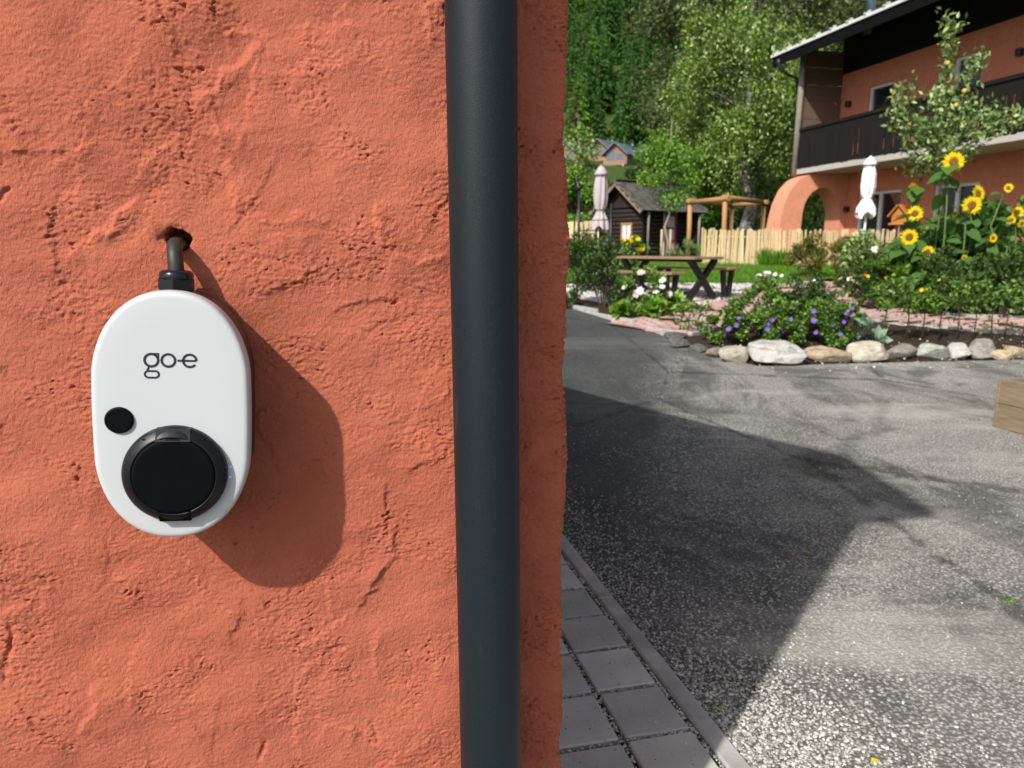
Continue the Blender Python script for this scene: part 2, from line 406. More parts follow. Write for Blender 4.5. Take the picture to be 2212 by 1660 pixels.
def shell(rings, cap=True):
    mb = MB(); n = 96; v = []
    for ins, y in rings: v += [(x, -y, z) for x, z in outline(ins, n)]
    f = [(i*n+k, (i+1)*n+k, (i+1)*n+(k+1)%n, i*n+(k+1)%n) for i in range(len(rings)-1) for k in range(n)]
    mb.add(v, f, True)
    if cap: mb.f.append(tuple((len(rings)-1)*n+k for k in range(n-1,-1,-1))); mb.sm.append(False)
    me = mb; return me
shell([(.010,.0),(.004,.004),(.0018,.02),(.0012,.074)], False).build('back_shell', M['black_shell'], ch)
FY = .0945
shell([(.006,.0700),(.0012,.0702),(.0002,.0712),(0,.0730),(.0002,.0855),(.0006,.0895),(.0016,.0922),(.0032,.0936),(.0052,.0943),(.0075,FY),(.03,FY)]).build('cover', M['white'], ch)
def chp(px, py, off=FY):
    s, z = wall_at(px, py, off); x, zz = s-CS, z-CZ
    return x*cos(TILT)-zz*sin(TILT), x*sin(TILT)+zz*cos(TILT)
# round socket: bevelled ring, flap with hinge and latch
sx, sz = chp(377, 1027, .103)
ring = MB(); ring.lathe([(.0530,-FY+.001),(.0530,-.0990),(.0524,-.1010),(.0500,-.1038),(.0445,-.1078),(.0432,-.1086),(.0420,-.1086),(.0418,-.1050)], 72, 'Y', (sx,0,sz))
ro = ring.build('socket_ring', M['black_plastic'], ch)
lid = MB(); lid.lathe([(.0413,-.1040),(.0413,-.1083),(.0405,-.1090),(.0380,-.1092)], 72, 'Y', (sx,0,sz)); lid.lathe([(.0380,-.1092),(.0001,-.1092)], 72, 'Y', (sx,0,sz), False); lo = lid.build('socket_lid', M['black_lid'], ch)
def tab(z0, z1, w0, w1, yy0, yy1, name, m, par):
    t = MB(); v = []
    for (z, w, y) in ((z0, w0, yy0), ((z0+z1)/2, (w0+w1)/2, (yy0+yy1)/2-.0004), (z1, w1, yy1)):
        v += [(sx-w, -y, sz+z), (sx+w, -y, sz+z), (sx-w, -.0950, sz+z), (sx+w, -.0950, sz+z)]
    f = [(0,1,5,4),(4,5,9,8),(0,4,6,2),(4,8,10,6),(1,3,7,5),(5,7,11,9),(8,9,11,10),(0,2,3,1)]
    t.add(v, f); return t.build(name, m, par)
tab(.0385, .0510, .0172, .0168, .1096, .1035, 'hinge', M['black_plastic'], lo)
tab(-.0515, -.0385, .0158, .0165, .1032, .1094, 'latch', M['black_lid'], lo)
for q in (-1, 1):
    v = MB(); v.box((sx+q*.0265, -.1048, sz+.0395),(.0075,.0012,.0014), 0, 0, 0, -.12*q); v.build('vent_slot', M['gland'], ro)
bx_, bz_ = chp(256.5, 909, .097)
bt = MB(); bt.lathe([(.0141,-FY+.001),(.0141,-.0962),(.0132,-.0974),(.0120,-.0977)], 48, 'Y', (bx_,0,bz_)); bt.lathe([(.0120,-.0977),(.0117,-.0973),(.0001,-.0973)], 48, 'Y', (bx_,0,bz_), False); bt.build('button', M['black_lid'], ch)
for (px, py) in ((498,1009),(497,1031)):
    lx, lz = chp(px, py); b = MB(); b.lathe([(.0011,-FY+.0002),(.0010,-FY-.0003),(.0001,-FY-.0004)], 12, 'Y', (lx,0,lz)); b.build('status_light', M['led'], ch)
# printed lettering
U = .0001287
lox, loz = chp(369, 781)
def ly(zx, zy): return lox+(zx-728)*U, loz-(zy-1146)*U*1.10
def flat(name, polys):
    mb = MB()
    for poly in polys: mb.add([(x, -FY-.00025, z) for x, z in poly], [tuple(range(len(poly)))])
    return mb.build(name, M['logo'], ch)
def arc(cx, cy, ro_, ri, a0, a1, n=40):
    X, Zc = ly(cx, cy); out = []
    for k in range(n):
        p, q = radians(a0+(a1-a0)*k/n), radians(a0+(a1-a0)*(k+1)/n)
        out.append([(X+r*U*cos(t), Zc+r*U*sin(t)) for r, t in ((ri,p),(ro_,p),(ro_,q),(ri,q))])
    return out
def rct(x0, y0, x1, y1):
    a = ly(x0, y0); b = ly(x1, y1); return [(a[0],b[1]),(b[0],b[1]),(b[0],a[1]),(a[0],a[1])]
def quad(*p): return [ly(*q) for q in p]
def loop(cx, cy, hl, r, w):
    o = []
    o += arc(cx+hl, cy, r, r-w, -90, 90, 20)+arc(cx-hl, cy, r, r-w, 90, 270, 20)
    o += [quad((cx-hl,cy-r/1.1),(cx+hl,cy-r/1.1),(cx+hl,cy-(r-w)/1.1),(cx-hl,cy-(r-w)/1.1)), quad((cx-hl,cy+(r-w)/1.1),(cx+hl,cy+(r-w)/1.1),(cx+hl,cy+r/1.1),(cx-hl,cy+r/1.1))]
    return o
flat('letter', arc(582,1140,61,41,0,360)+[quad((582,1085.5),(642,1085.5),(642,1099),(582,1099)), quad((630,1099),(642,1099),(640,1128),(628,1122)), quad((556,1186),(570,1192),(556,1222),(541,1216))]+loop(583,1246,26,35,16))
flat('letter', arc(710,1140,61,41,0,360))
flat('letter', [rct(778,1132,826,1148)])
flat('letter', arc(873,1140,61,41,0,322)+[rct(826,1132,922,1148)])
# cable gland and cable out of the wall
gy = -.035
gl = empty('cable_gland', (0,0,0)); gl.parent = ch
gx = -.0035
nut = MB()
n = 6; v = []
for z, r in ((.1335,.0165),(.1365,.0185),(.150,.0185),(.1525,.0175)):
    v += [(gx+r*cos(2*pi*k/24), gy+r*sin(2*pi*k/24), z) for k in range(24)]
def hexr(r, k): a = (2*pi*k/24) % (pi/3)-pi/6; return r*cos(pi/6)/cos(a)
v = []
for z, r in ((.1320,.0165),(.1335,.0196),(.1445,.0196),(.1465,.0180)):
    v += [(gx+hexr(r,k)*cos(2*pi*k/24+pi/6), gy+hexr(r,k)*sin(2*pi*k/24+pi/6), z) for k in range(24)]
nut.add(v, [(i*24+k, i*24+(k+1)%24, (i+1)*24+(k+1)%24, (i+1)*24+k) for i in range(3) for k in range(24)])
nut.build('gland_nut', M['gland'], gl)
col = MB(); col.lathe([(.0175,.1455),(.0178,.149),(.0168,.1525),(.0140,.1545),(.0100,.1548)], 32, 'Z', (gx,gy,0)); col.build('gland_collar', M['gland'], gl)
col = MB(); col.lathe([(.0150,.124),(.0150,.1340)], 32, 'Z', (gx,gy,0)); col.build('gland_base', M['gland'], gl)
hx, hz = HOLE[0]-CS, HOLE[1]-CZ; hlx, hlz = hx*cos(TILT)-hz*sin(TILT), hx*sin(TILT)+hz*cos(TILT)
cb = MB(); pts = [(gx,gy,.146),(gx,gy,.153)]
for k in range(1, 11):
    a = k/10*pi/2; pts.append((gx+(hlx-gx)*(k/10), gy+.024*(1-cos(a)), hlz-.030+.0255*sin(a)))
pts.append((hlx, .045, hlz-.0045))
cb.tube(pts, .0083, 20); cb.build('cable', M['cable'], ch)

# ------------------------------------------------------------------ land
def land_mat():
    m = mat('grassy_land', (.05,.08,.02), .9, spec=.2); t = NT(m); o = t.map()
    a = t.noise(o, .35, 6); b = t.noise(o, 9, 5)
    c = t.ramp(a, [(.3, (.045,.085,.014)), (.7, (.08,.12,.025))]); t.color(t.mix(t.ramp(b, [(.4,.6),(.6,0)]), c, (.03,.05,.012)))
    t.bump(b, .6, .1); return m
def soil_mat():
    m = mat('dark_soil', (.05,.035,.025), .95, spec=.15); t = NT(m); o = t.map()
    b = t.noise(o, 28, 7, .7)
    c = t.ramp(b, [(.3, (.022,.015,.010)), (.55, (.055,.04,.028)), (.75, (.10,.08,.06))]); t.color(c); t.bump(b, .9, .03); return m
M['land'] = land_mat(); M['soil'] = soil_mat()
def land_sheet(name, xs_of_y, ys, dz, m, nx=24, kind='structure', rough=0):
    V = []; 
    for y in ys:
        x0, x1 = xs_of_y(y)
        for i in range(nx+1):
            x = x0+(x1-x0)*i/nx; V.append((x, y, g(y)+dz+(rough*random.uniform(-1,1) if rough else 0)))
    F = [(j*(nx+1)+i, j*(nx+1)+i+1, (j+1)*(nx+1)+i+1, (j+1)*(nx+1)+i) for j in range(len(ys)-1) for i in range(nx)]
    o = link(name, np_mesh(name, V, F, True), m); return tag(o, kind=kind)
ysl = list(np.arange(-30, 4, 4))+list(np.arange(4, 24, .5))+list(np.arange(24, 60, 4))+list(np.arange(60, 270, 5))+list(np.arange(270, 900, 30))
go = land_sheet('ground', lambda y: (-60-y*.5, 80+y*1.2), ysl, -.02, M['land'], 40)

def asphalt_mat():
    m = mat('worn_asphalt', (.1,.1,.1), .85, spec=.3); t = NT(m); o = t.map()
    # stones of the wearing course
    v1 = t.voro(o, 88); v2 = t.voro(o, 190)
    def cell(v):
        s = t.n.new('ShaderNodeSeparateColor'); t.l.new(v.outputs['Color'], s.inputs[0]); return s.outputs[0], s.outputs[1]
    r1, q1 = cell(v1); r2, q2 = cell(v2)
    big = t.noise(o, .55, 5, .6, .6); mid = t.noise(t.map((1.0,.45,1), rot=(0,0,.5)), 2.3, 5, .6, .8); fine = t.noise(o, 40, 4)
    # paler to the right, darker and stonier towards the building
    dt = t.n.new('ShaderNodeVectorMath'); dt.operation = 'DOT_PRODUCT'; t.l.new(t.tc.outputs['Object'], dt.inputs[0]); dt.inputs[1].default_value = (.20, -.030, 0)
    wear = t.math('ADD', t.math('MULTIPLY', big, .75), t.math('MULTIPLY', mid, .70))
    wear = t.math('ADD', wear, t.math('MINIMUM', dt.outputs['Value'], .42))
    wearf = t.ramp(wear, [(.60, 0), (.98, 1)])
    sep = t.n.new('ShaderNodeSeparateColor'); t.l.new(wearf, sep.inputs[0]); wf = sep.outputs[0]
    body = t.ramp(r1, [(0, (.05,.052,.052)), (.4, (.10,.10,.097)), (.62, (.20,.197,.185)), (.8, (.42,.41,.38)), (1, (.76,.75,.70))])
    worn = t.ramp(r2, [(0, (.26,.25,.232)), (.4, (.38,.372,.345)), (.75, (.52,.51,.475)), (1, (.74,.72,.67))])
    bind = t.ramp(v1.outputs['Distance'], [(.34, 0), (.56, .85)])   # dark binder between the stones
    body = t.mix(bind, body, (.028,.029,.028)); worn = t.mix(t.math('MULTIPLY', bind, .55) if not isinstance(bind, bpy.types.NodeSocketColor) else bind, worn, (.15,.145,.135))
    c = t.mix(t.math('MULTIPLY', wf, .9), body, worn)
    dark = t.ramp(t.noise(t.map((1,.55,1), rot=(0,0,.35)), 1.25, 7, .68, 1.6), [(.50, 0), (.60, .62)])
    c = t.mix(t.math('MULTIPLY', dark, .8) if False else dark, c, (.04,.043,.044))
    brown = t.ramp(t.noise(o, .8, 5, .65), [(.52, 0), (.70, .40)]); c = t.mix(brown, c, (.11,.092,.062))
    dust = t.ramp(t.noise(t.map((.5,1.6,1), rot=(0,0,-.2)), 1.0, 6, .65, .7), [(.52, 0), (.68, .55)]); c = t.mix(dust, c, (.50,.485,.44))
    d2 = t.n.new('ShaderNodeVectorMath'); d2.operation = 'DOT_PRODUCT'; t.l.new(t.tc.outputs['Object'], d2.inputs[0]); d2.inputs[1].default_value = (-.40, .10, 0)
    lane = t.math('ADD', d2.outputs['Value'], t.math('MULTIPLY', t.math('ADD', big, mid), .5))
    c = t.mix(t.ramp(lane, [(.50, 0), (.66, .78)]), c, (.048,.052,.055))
    cr = t.voro(t.map((.5,.22,1), rot=(0,0,-.42)), .8, 'DISTANCE_TO_EDGE'); wv = t.noise(o, 6, 6, .65)
    ck = t.math('ADD', cr.outputs['Distance'], t.math('MULTIPLY', t.math('SUBTRACT', wv, .5), .06))
    c = t.mix(t.ramp(ck, [(.0, .6), (.007, 0)]), c, (.02,.02,.02))
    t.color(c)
    hgt = t.math('SUBTRACT', t.math('MULTIPLY', q1, .5), t.math('MULTIPLY', v1.outputs['Distance'], 1.0))
    t.bump(hgt, .55, .007); return m
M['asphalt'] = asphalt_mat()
edge = [(-8.,27.),(-1.5,17.2)]+[tuple(gnd(*q)[:2]) for q in ((1222,662),(1370,707),(1468,735),(1550,772),(1640,793),(1760,789),(1900,785),(2212,778))]+[(7.5,7.6),(16,8.6)]
def edge_y(x):
    for (a,b),(c,d) in zip(edge[:-1], edge[1:]):
        if a <= x <= c: return b+(d-b)*(x-a)/max(c-a,1e-6)
    return edge[-1][1]
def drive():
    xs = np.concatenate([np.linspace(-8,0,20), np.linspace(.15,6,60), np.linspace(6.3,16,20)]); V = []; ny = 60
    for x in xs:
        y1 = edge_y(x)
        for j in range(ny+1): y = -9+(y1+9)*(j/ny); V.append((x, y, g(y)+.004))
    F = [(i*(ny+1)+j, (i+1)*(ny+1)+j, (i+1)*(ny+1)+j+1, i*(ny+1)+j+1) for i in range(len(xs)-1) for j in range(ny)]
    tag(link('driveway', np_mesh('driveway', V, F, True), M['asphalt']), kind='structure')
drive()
# garden soil: a low bank behind the border stones
def bed():
    xs = np.linspace(-.6, 14, 150); ys = np.arange(6.7, 14.2, .09); V = []
    for y in ys:
        for x in xs:
            k = float(sstep(.05, .35, y-edge_y(x))); V.append((x, y, g(y)-.016+k*(.056+.012*random.uniform(-1,1)+.012*sin(x*5+y*3))))
    nx = len(xs); F = [(j*nx+i, j*nx+i+1, (j+1)*nx+i+1, (j+1)*nx+i) for j in range(len(ys)-1) for i in range(nx-1)]
    tag(link('flower_bed', np_mesh('flower_bed', V, F, True), M['soil']), kind='structure')
bed()

# ------------------------------------------------------------------ paving by the building, kerb, grit
M['slab'] = plain('grey_concrete_slab', (.2,.2,.2), .85, spec=.25, nscale=7, var=.22, bump=.25, bd=.003)
def slab_mat():
    m = M['slab']; t = NT(m); o = t.map()
    sp = t.voro(o, 60); spots = t.ramp(sp.outputs['Distance'], [(.06, .8), (.10, 0)])
    base = t.ramp(t.noise(o, 9, 5), [(.3, (.46,.465,.435)), (.7, (.58,.585,.55))])
    st = t.ramp(t.noise(o, 3.1, 5, .6), [(.62, 0), (.74, .6)]); c = t.mix(st, base, (.06,.055,.05))
    c = t.mix(1.0, c, t.ramp(t.random_object(), [(0, .74), (1, 1.08)]), 'MULTIPLY')
    t.color(t.mix(spots, c, (.03,.03,.028))); t.bump(t.noise(o, 220, 4), .3, .0016)
slab_mat()
M['kerb'] = plain('concrete_kerb', (.40,.40,.385), .85, spec=.25, nscale=12, var=.25, bump=.3, bd=.003)
pv = empty('pavement', W0, PSI); tag(pv, kind='structure')
base = MB(); base.add([(.46,-3,.006),(1.075,-3,.006),(1.075,3.6,.006),(.46,3.6,.006)], [(0,1,2,3)])
base.build('joint_bed', M['soil'], pv)
sl = MB(); sl.box((0,0,0),(.171,.186,.05), bev=.004); slab_me = sl.mesh('slab')
for i in range(3):
    for j in range(24):
        x = .993-.0895-.186*i; y = .577+.1005-.201*7+.201*j
        if x < .5: continue
        o = link('slab', slab_me, M['slab'], pv, (x+random.uniform(-.0015,.0015), y+random.uniform(-.0015,.0015), -.003+random.uniform(-.002,.002)), (random.uniform(-.006,.006), random.uniform(-.006,.006), random.uniform(-.008,.008)+ (pi if random.random() < .5 else 0)))
kb = MB(); kb.box((0,0,0),(.056,.985,.10), bev=.006); kme = kb.mesh('kerb_stone')
for j in range(5):
    link('kerb_stone', kme, M['kerb'], pv, (1.034+random.uniform(-.002,.002), .79-1.98+.99*j, -.028+random.uniform(-.001,.001)), (0,0,random.uniform(-.003,.003)))
# loose white grit swept along the kerb and into the joints
def ico():
    t = (1+5**.5)/2
    v = np.array([(-1,t,0),(1,t,0),(-1,-t,0),(1,-t,0),(0,-1,t),(0,1,t),(0,-1,-t),(0,1,-t),(t,0,-1),(t,0,1),(-t,0,-1),(-t,0,1)])/hypot(1,t)
    f = np.array([(0,11,5),(0,5,1),(0,1,7),(0,7,10),(0,10,11),(1,5,9),(5,11,4),(11,10,2),(10,7,6),(7,1,8),(3,9,4),(3,4,2),(3,2,6),(3,6,8),(3,8,9),(4,9,5),(2,4,11),(6,2,10),(8,6,7),(9,8,1)])
    return v, f
IV, IF = ico()
def pebbles(name, P, R, m, flat=.6, kind='stuff'):
    n = len(P); P = np.asarray(P); R = np.asarray(R)
    S = rng.uniform(.6, 1.25, (n,1,3))*R[:,None,None]; S[:,:,2] *= flat
    A = rng.uniform(0, 2*pi, n); V = IV[None]*S*rng.uniform(.8,1.15,(n,12,1))
    x = V[...,0]*np.cos(A)[:,None]-V[...,1]*np.sin(A)[:,None]; y = V[...,0]*np.sin(A)[:,None]+V[...,1]*np.cos(A)[:,None]
    V = np.stack([x, y, V[...,2]], -1)+P[:,None,:]
    F = (IF[None]+np.arange(n)[:,None,None]*12).reshape(-1,3)
    return tag(link(name, np_mesh(name, V.reshape(-1,3), F, True), m), kind=kind)
def stone_mat(name, cols, rough=.75, bump=.3):
    m = mat(name, cols[0], rough, spec=.3); t = NT(m); n = len(cols)
    t.color(t.ramp(t.random_island(), [(i/(n-1), c) for i, c in enumerate(cols)])); t.bump(t.noise(t.map(), 300, 3), bump, .002); return m
M['grit'] = stone_mat('pale_grit', [(.16,.16,.15),(.36,.355,.33),(.56,.55,.52),(.74,.73,.70)])
PP = []; RR = []
for _ in range(7000):                       # band along the kerb, thinning outwards
    d = abs(random.gauss(0, .16)); y = random.uniform(.1, 2.6); y -= d*.2
    if random.random() < .35+.65*max(0, 1-(y-.1)/1.9): PP.append(to_world(1.066+d, y, .006)); RR.append(random.uniform(.0022,.0052))
for _ in range(4300):                       # scattered on the drive in front
    x = random.uniform(1.06, 3.2); y = random.uniform(-.2, 5.); PP.append(to_world(x, y, .006)); RR.append(random.uniform(.0016,.0042))
for _ in range(3600):                       # drift of loose gravel where the kerb comes into the sun
    d = abs(random.gauss(0,.22)); PP.append(to_world(1.07+d, random.gauss(.42,.24), .007)); RR.append(random.uniform(.0026,.0066))
for _ in range(3600):                       # slab joints
    k = random.random()
    if k < .5: x = random.choice((.993+.003,.8085,.6225))+random.gauss(0,.0035); y = random.uniform(.2, 2.2)
    else: x = random.uniform(.47,1.0); y = .577-.201*2+.201*random.randrange(10)+random.gauss(0,.0035)
    PP.append(to_world(x, y, .0175)); RR.append(random.uniform(.0022,.0048))
for _ in range(420):
    PP.append(to_world(random.uniform(.47,.99), random.uniform(.25,1.6), .024)); RR.append(random.uniform(.0012,.0036))
g_ = pebbles('loose_grit', PP, RR, M['grit']); tag(g_, 'pale loose grit scattered along the kerb and over the asphalt', 'grit')

# ------------------------------------------------------------------ brick path, gravel, lawn
M['paver'] = stone_mat('reddish_paver', [(.38,.24,.21),(.46,.30,.27),(.52,.36,.33),(.42,.28,.27)], .85, .3)
M['sand'] = plain('reddish_joint_sand', (.22,.15,.13), .95, nscale=30, var=.3, bump=.3)
def centre(pts, step=.05):
    P = [Vector((p[0], p[1])) for p in pts]; out = []
    for i in range(len(P)-1):
        p0, p1, p2, p3 = P[max(i-1,0)], P[i], P[i+1], P[min(i+2,len(P)-1)]; n = max(2, int((p2-p1).length/step))
        for k in range(n):
            t = k/n; out.append(.5*((2*p1)+(p2-p0)*t+(2*p0-5*p1+4*p2-p3)*t*t+(3*p1-p0-3*p2+p3)*t**3))
    out.append(P[-1]); return out
path = tag(empty('path', (0,0,0)), kind='structure')
LIFT = .05
def lay(pts, half, skip=None):
    C = centre(pts); mb = MB(); n = len(C); T = []
    for i in range(n): t = (C[min(i+1,n-1)]-C[max(i-1,0)]).normalized(); T.append(t)
    acc = [0]
    for i in range(1, n): acc.append(acc[-1]+(C[i]-C[i-1]).length)
    L = acc[-1]
    def loc(s):
        s = max(0, min(L-1e-4, s)); i = max(0, min(n-2, np.searchsorted(acc, s)-1)); k = (s-acc[i])/max(acc[i+1]-acc[i],1e-6)
        return C[i].lerp(C[i+1], k), T[i].lerp(T[i+1], k).normalized()
    bl, bw = .20, .10; row = 0; s = 0
    while s < L-.02:
        c, t = loc(s+bw/2); nn = Vector((-t.y, t.x)); off = (row % 2)*bl/2; k = -half
        lat = -half-off
        while lat < half:
            a, b = max(lat, -half), min(lat+bl, half); lat += bl
            if b-a < .03: continue
            p = c+nn*((a+b)/2); mb.box((p.x, p.y, g(p.y)+LIFT-.02+random.uniform(-.002,.002)), (bw-.007, b-a-.007, .04), atan2(t.y,t.x)+random.uniform(-.015,.015), .004)
        s += bw; row += 1
    return mb, C, T
p_a = [(1.6,8.95)]+[tuple(gnd(*q)[:2]) for q in ((1440,706),(1570,662),(1690,638),(1790,621))]
p_b = [tuple(gnd(*q)[:2]) for q in ((1795,614),(1838,640),(1880,668),(1960,694),(2060,704),(2212,710))]+[(8.2,8.95),(11,8.9)]
for pts, hf in ((p_a, .62), (p_b, .66)):
    mb, C, T = lay(pts, hf); o = tag(mb.build('pavers', M['paver'], path), kind='stuff')
    bd = MB(); vs = []
    for c, t in zip(C, T):
        for q in (-1, 1): p = c+Vector((-t.y, t.x))*hf*q; vs.append((p.x, p.y, g(p.y)+LIFT-.020))
    bd.add(vs, [(2*i+1, 2*i, 2*i+2, 2*i+3) for i in range(len(C)-1)]); bd.build('bedding_sand', M['sand'], path)
    for sgn in (-1, 1):
        e = MB()
        for i in range(0, len(C)-1, 1):
            pass
        edge_pts = [C[i]+Vector((-T[i].y, T[i].x))*(hf+.04)*sgn for i in range(0, len(C), 8)]
        for a, b in zip(edge_pts[:-1], edge_pts[1:]):
            m_ = (a+b)/2; d = b-a
            if d.length < .05: continue
            if m_.y < edge_y(m_.x)+.05: continue
            e.box((m_.x, m_.y, g(m_.y)+.025), (d.length-.004, .06, .085), atan2(d.y, d.x), .006)
        e.build('edging', M['kerb'], path)
# kerb between drive and left-hand bed
kd = tag(empty('kerb', (0,0,0)), kind='structure')
ep = [(-1.5,17.2)]+[tuple(gnd(*q)[:2]) for q in ((1222,662),(1370,707),(1462,733))]
for (a,b),(c,d) in zip(ep[:-1], ep[1:]):
    L = hypot(c-a, d-b); k = max(1, int(L/1.0))
    for i in range(k):
        t = (i+.5)/k; x, y = a+(c-a)*t, b+(d-b)*t; m_ = MB(); m_.box((x, y+.03, g(y)+.02), (L/k-.008, .07, .09), atan2(d-b, c-a), .008); m_.build('kerb_stone', M['kerb'], kd)
# white gravel under the table
M['gravel'] = stone_mat('white_gravel', [(.45,.45,.43),(.68,.67,.64),(.80,.79,.77)])
def inpoly(x, y, poly):
    c = False; j = len(poly)-1
    for i in range(len(poly)):
        if (poly[i][1] > y) != (poly[j][1] > y) and x < (poly[j][0]-poly[i][0])*(y-poly[i][1])/(poly[j][1]-poly[i][1])+poly[i][0]: c = not c
        j = i
    return c
def sheet(name, poly, dz, m, step=.12):
    xs = [p[0] for p in poly]; ys = [p[1] for p in poly]; nx = int((max(xs)-min(xs))/step)+1; ny = int((max(ys)-min(ys))/step)+1
    V = []; F = []; idx = {}
    def vid(i, j):
        if (i,j) not in idx: x, y = min(xs)+i*step, min(ys)+j*step; idx[(i,j)] = len(V); V.append((x, y, g(y)+dz))
        return idx[(i,j)]
    for i in range(nx):
        for j in range(ny):
            if inpoly(min(xs)+(i+.5)*step, min(ys)+(j+.5)*step, poly): F.append((vid(i,j), vid(i+1,j), vid(i+1,j+1), vid(i,j+1)))
    return tag(link(name, np_mesh(name, V, F, True), m), kind='structure')
grav_poly = [tuple(gnd(*q)[:2]) for q in ((1180,621),(1400,617),(1700,619),(1660,634),(1580,648),(1520,666),(1400,676),(1300,662),(1180,640))]
M['gravel_bed'] = plain('white_gravel_bed', (.58,.57,.55), .9, nscale=50, var=.3, bump=.8, bd=.02)
sheet('gravel_patch', grav_poly, .046, M['gravel_bed'], .06)
PP = []; RR = []
while len(PP) < 5000:
    x, y = random.uniform(0,6), random.uniform(10.5,14.5)
    if inpoly(x, y, grav_poly): PP.append((x, y, g(y)+.052)); RR.append(random.uniform(.010,.020))
tag(pebbles('gravel', PP, RR, M['gravel']), 'white gravel spread under the picnic table', 'gravel')
# lawn
lawn_poly = [tuple(gnd(*q)[:2]) for q in ((1150,620),(1400,616),(1700,618),(1740,612),(1850,603),(1850,580),(1640,573),(1480,566),(1150,566))]
M['lawn'] = land_mat(); M['lawn'].name = 'lawn_turf'
sheet('lawn', lawn_poly, .045, M['lawn'], .15)
M['grass'] = leafmat('grass_blade', [(0.065,0.182,0.009),(0.111,0.273,0.014),(0.156,0.338,0.023),(0.091,0.234,0.012)], .5, .3)
def leafV(P, D, N, L, W, fold=.25, mid=.45):
    P = np.asarray(P, float); D = np.asarray(D, float); N = np.asarray(N, float)
    D = D/np.linalg.norm(D, axis=1, keepdims=True); S = np.cross(D, N); S /= np.linalg.norm(S, axis=1, keepdims=True)+1e-9; N = np.cross(S, D)
    L = np.broadcast_to(np.asarray(L, float), (len(P),))[:,None]; W = np.broadcast_to(np.asarray(W, float), (len(P),))[:,None]
    c = P+D*L*mid
    V = np.stack([P, c+S*W/2+N*W*fold, P+D*L-N*L*.08, c-S*W/2+N*W*fold], 1).reshape(-1,3)
    b = np.arange(len(P))[:,None]*4
    F = np.concatenate([b+np.array([[0,1,2]]), b+np.array([[0,2,3]])], 1).reshape(-1,3)
    return V, F
def rdir(n, up=0.0):
    d = rng.normal(size=(n,3)); d /= np.linalg.norm(d, axis=1, keepdims=True); d[:,2] += up; return d
def grass(name, pts, hmin, hmax, w, m, lean=.35, label=None):
    n = len(pts); D = np.stack([rng.normal(0,lean,n), rng.normal(0,lean,n), np.ones(n)], 1)
    V, F = leafV(pts, D, rdir(n), rng.uniform(hmin,hmax,n), w, .1, .3)
    o = tag(link(name, np_mesh(name, V, F), m), kind='stuff')
    if label: tag(o, label, 'grass')
    return o
pts = []
while len(pts) < 42000:
    x, y = random.uniform(-1,9.5), random.uniform(13,19.6)
    if inpoly(x, y, lawn_poly): pts.append((x, y, g(y)+.04))
grass('lawn_grass', np.array(pts), .03, .075, .011, M['grass'], .5, 'short bright green lawn between gravel and paling fence')

# ------------------------------------------------------------------ woods and other finishes
M['paling'] = wood('split_chestnut', (.76,.63,.40), (.50,.36,.18), 'Z', .75)
M['larch'] = wood('new_larch', (.52,.30,.13), (.36,.19,.075), 'Z', .7)
M['pine'] = wood('pine_board', (.30,.235,.155), (.17,.125,.08), 'X', .7)
M['oiled'] = wood('oiled_tabletop', (.36,.24,.15), (.23,.15,.095), 'X', .5)
M['dark_wood'] = wood('dark_stained_wood', (.013,.010,.008), (.005,.004,.0035), 'Z', .85)
M['dark_log'] = wood('old_dark_log', (.040,.028,.020), (.014,.010,.008), 'X', .8)
M['grey_wood'] = wood('weathered_grey_wood', (.36,.32,.28), (.17,.15,.13), 'Z', .85)
M['brown_panel'] = wood('brown_weathered_panel', (.15,.105,.08), (.085,.06,.045), 'Y', .85)
M['shingle'] = stone_mat('grey_shingle', [(.06,.058,.056),(.10,.096,.09),(.14,.134,.125)], .85)
M['black_metal'] = plain('black_painted_metal', (.012,.013,.015), .45, nscale=20)
M['cloth_mauve'] = plain('greyish_mauve_canvas', (.46,.41,.42), .85, nscale=60, var=.06, bump=.2, bd=.002)
M['cloth_white'] = plain('white_canvas', (.78,.77,.76), .85, nscale=60, var=.04, bump=.2, bd=.002)
M['glass'] = mat('dark_window_glass', (.015,.018,.02), .05, spec=.8)
M['white_frame'] = plain('white_window_frame', (.72,.73,.74), .4, nscale=10, var=.04, bump=0)
M['concrete_white'] = plain('pale_concrete_edge', (.46,.43,.41), .8, nscale=6, var=.08, bump=.1)
M['bark'] = plain('brown_bark', (.075,.055,.042), .9, nscale=22, var=.45, bump=.8, bd=.03)
M['stem'] = plain('thin_brown_stem', (.06,.042,.03), .85, nscale=40, var=.3, bump=.2)
M['greenstem'] = plain('green_stem', (.10,.17,.045), .7, nscale=30, var=.2, bump=.1)
def birch_mat():
    m = mat('birch_bark', (.5,.48,.44), .8, spec=.2); t = NT(m)
    a = t.noise(t.map((3,3,22)), 1.6, 5, .6); b = t.noise(t.map((1,1,.7)), 2.2, 5, .6)
    c = t.ramp(a, [(.40, (.045,.04,.036)), (.52, (.30,.29,.27)), (.7, (.52,.50,.47))]); t.color(t.mix(t.ramp(b, [(.48,.85),(.6,0)]), c, (.035,.032,.028)))
    t.bump(b, .8, .03); return m
M['birch'] = birch_mat()
M['leaf_birch'] = leafmat('birch_leaf', [(0.057,0.113,0.015),(0.113,0.204,0.025),(0.212,0.331,0.060),(0.363,0.484,0.122)], .38, .17, .6)
M['leaf_mid'] = leafmat('broad_leaf', [(0.033,0.076,0.010),(0.068,0.148,0.020),(0.132,0.252,0.035),(0.242,0.379,0.068)], .45, .17, .5)
M['leaf_dark'] = leafmat('dark_leaf', [(0.016,0.038,0.008),(0.033,0.076,0.013),(0.064,0.127,0.023),(0.124,0.218,0.039)], .45, .17, .5)
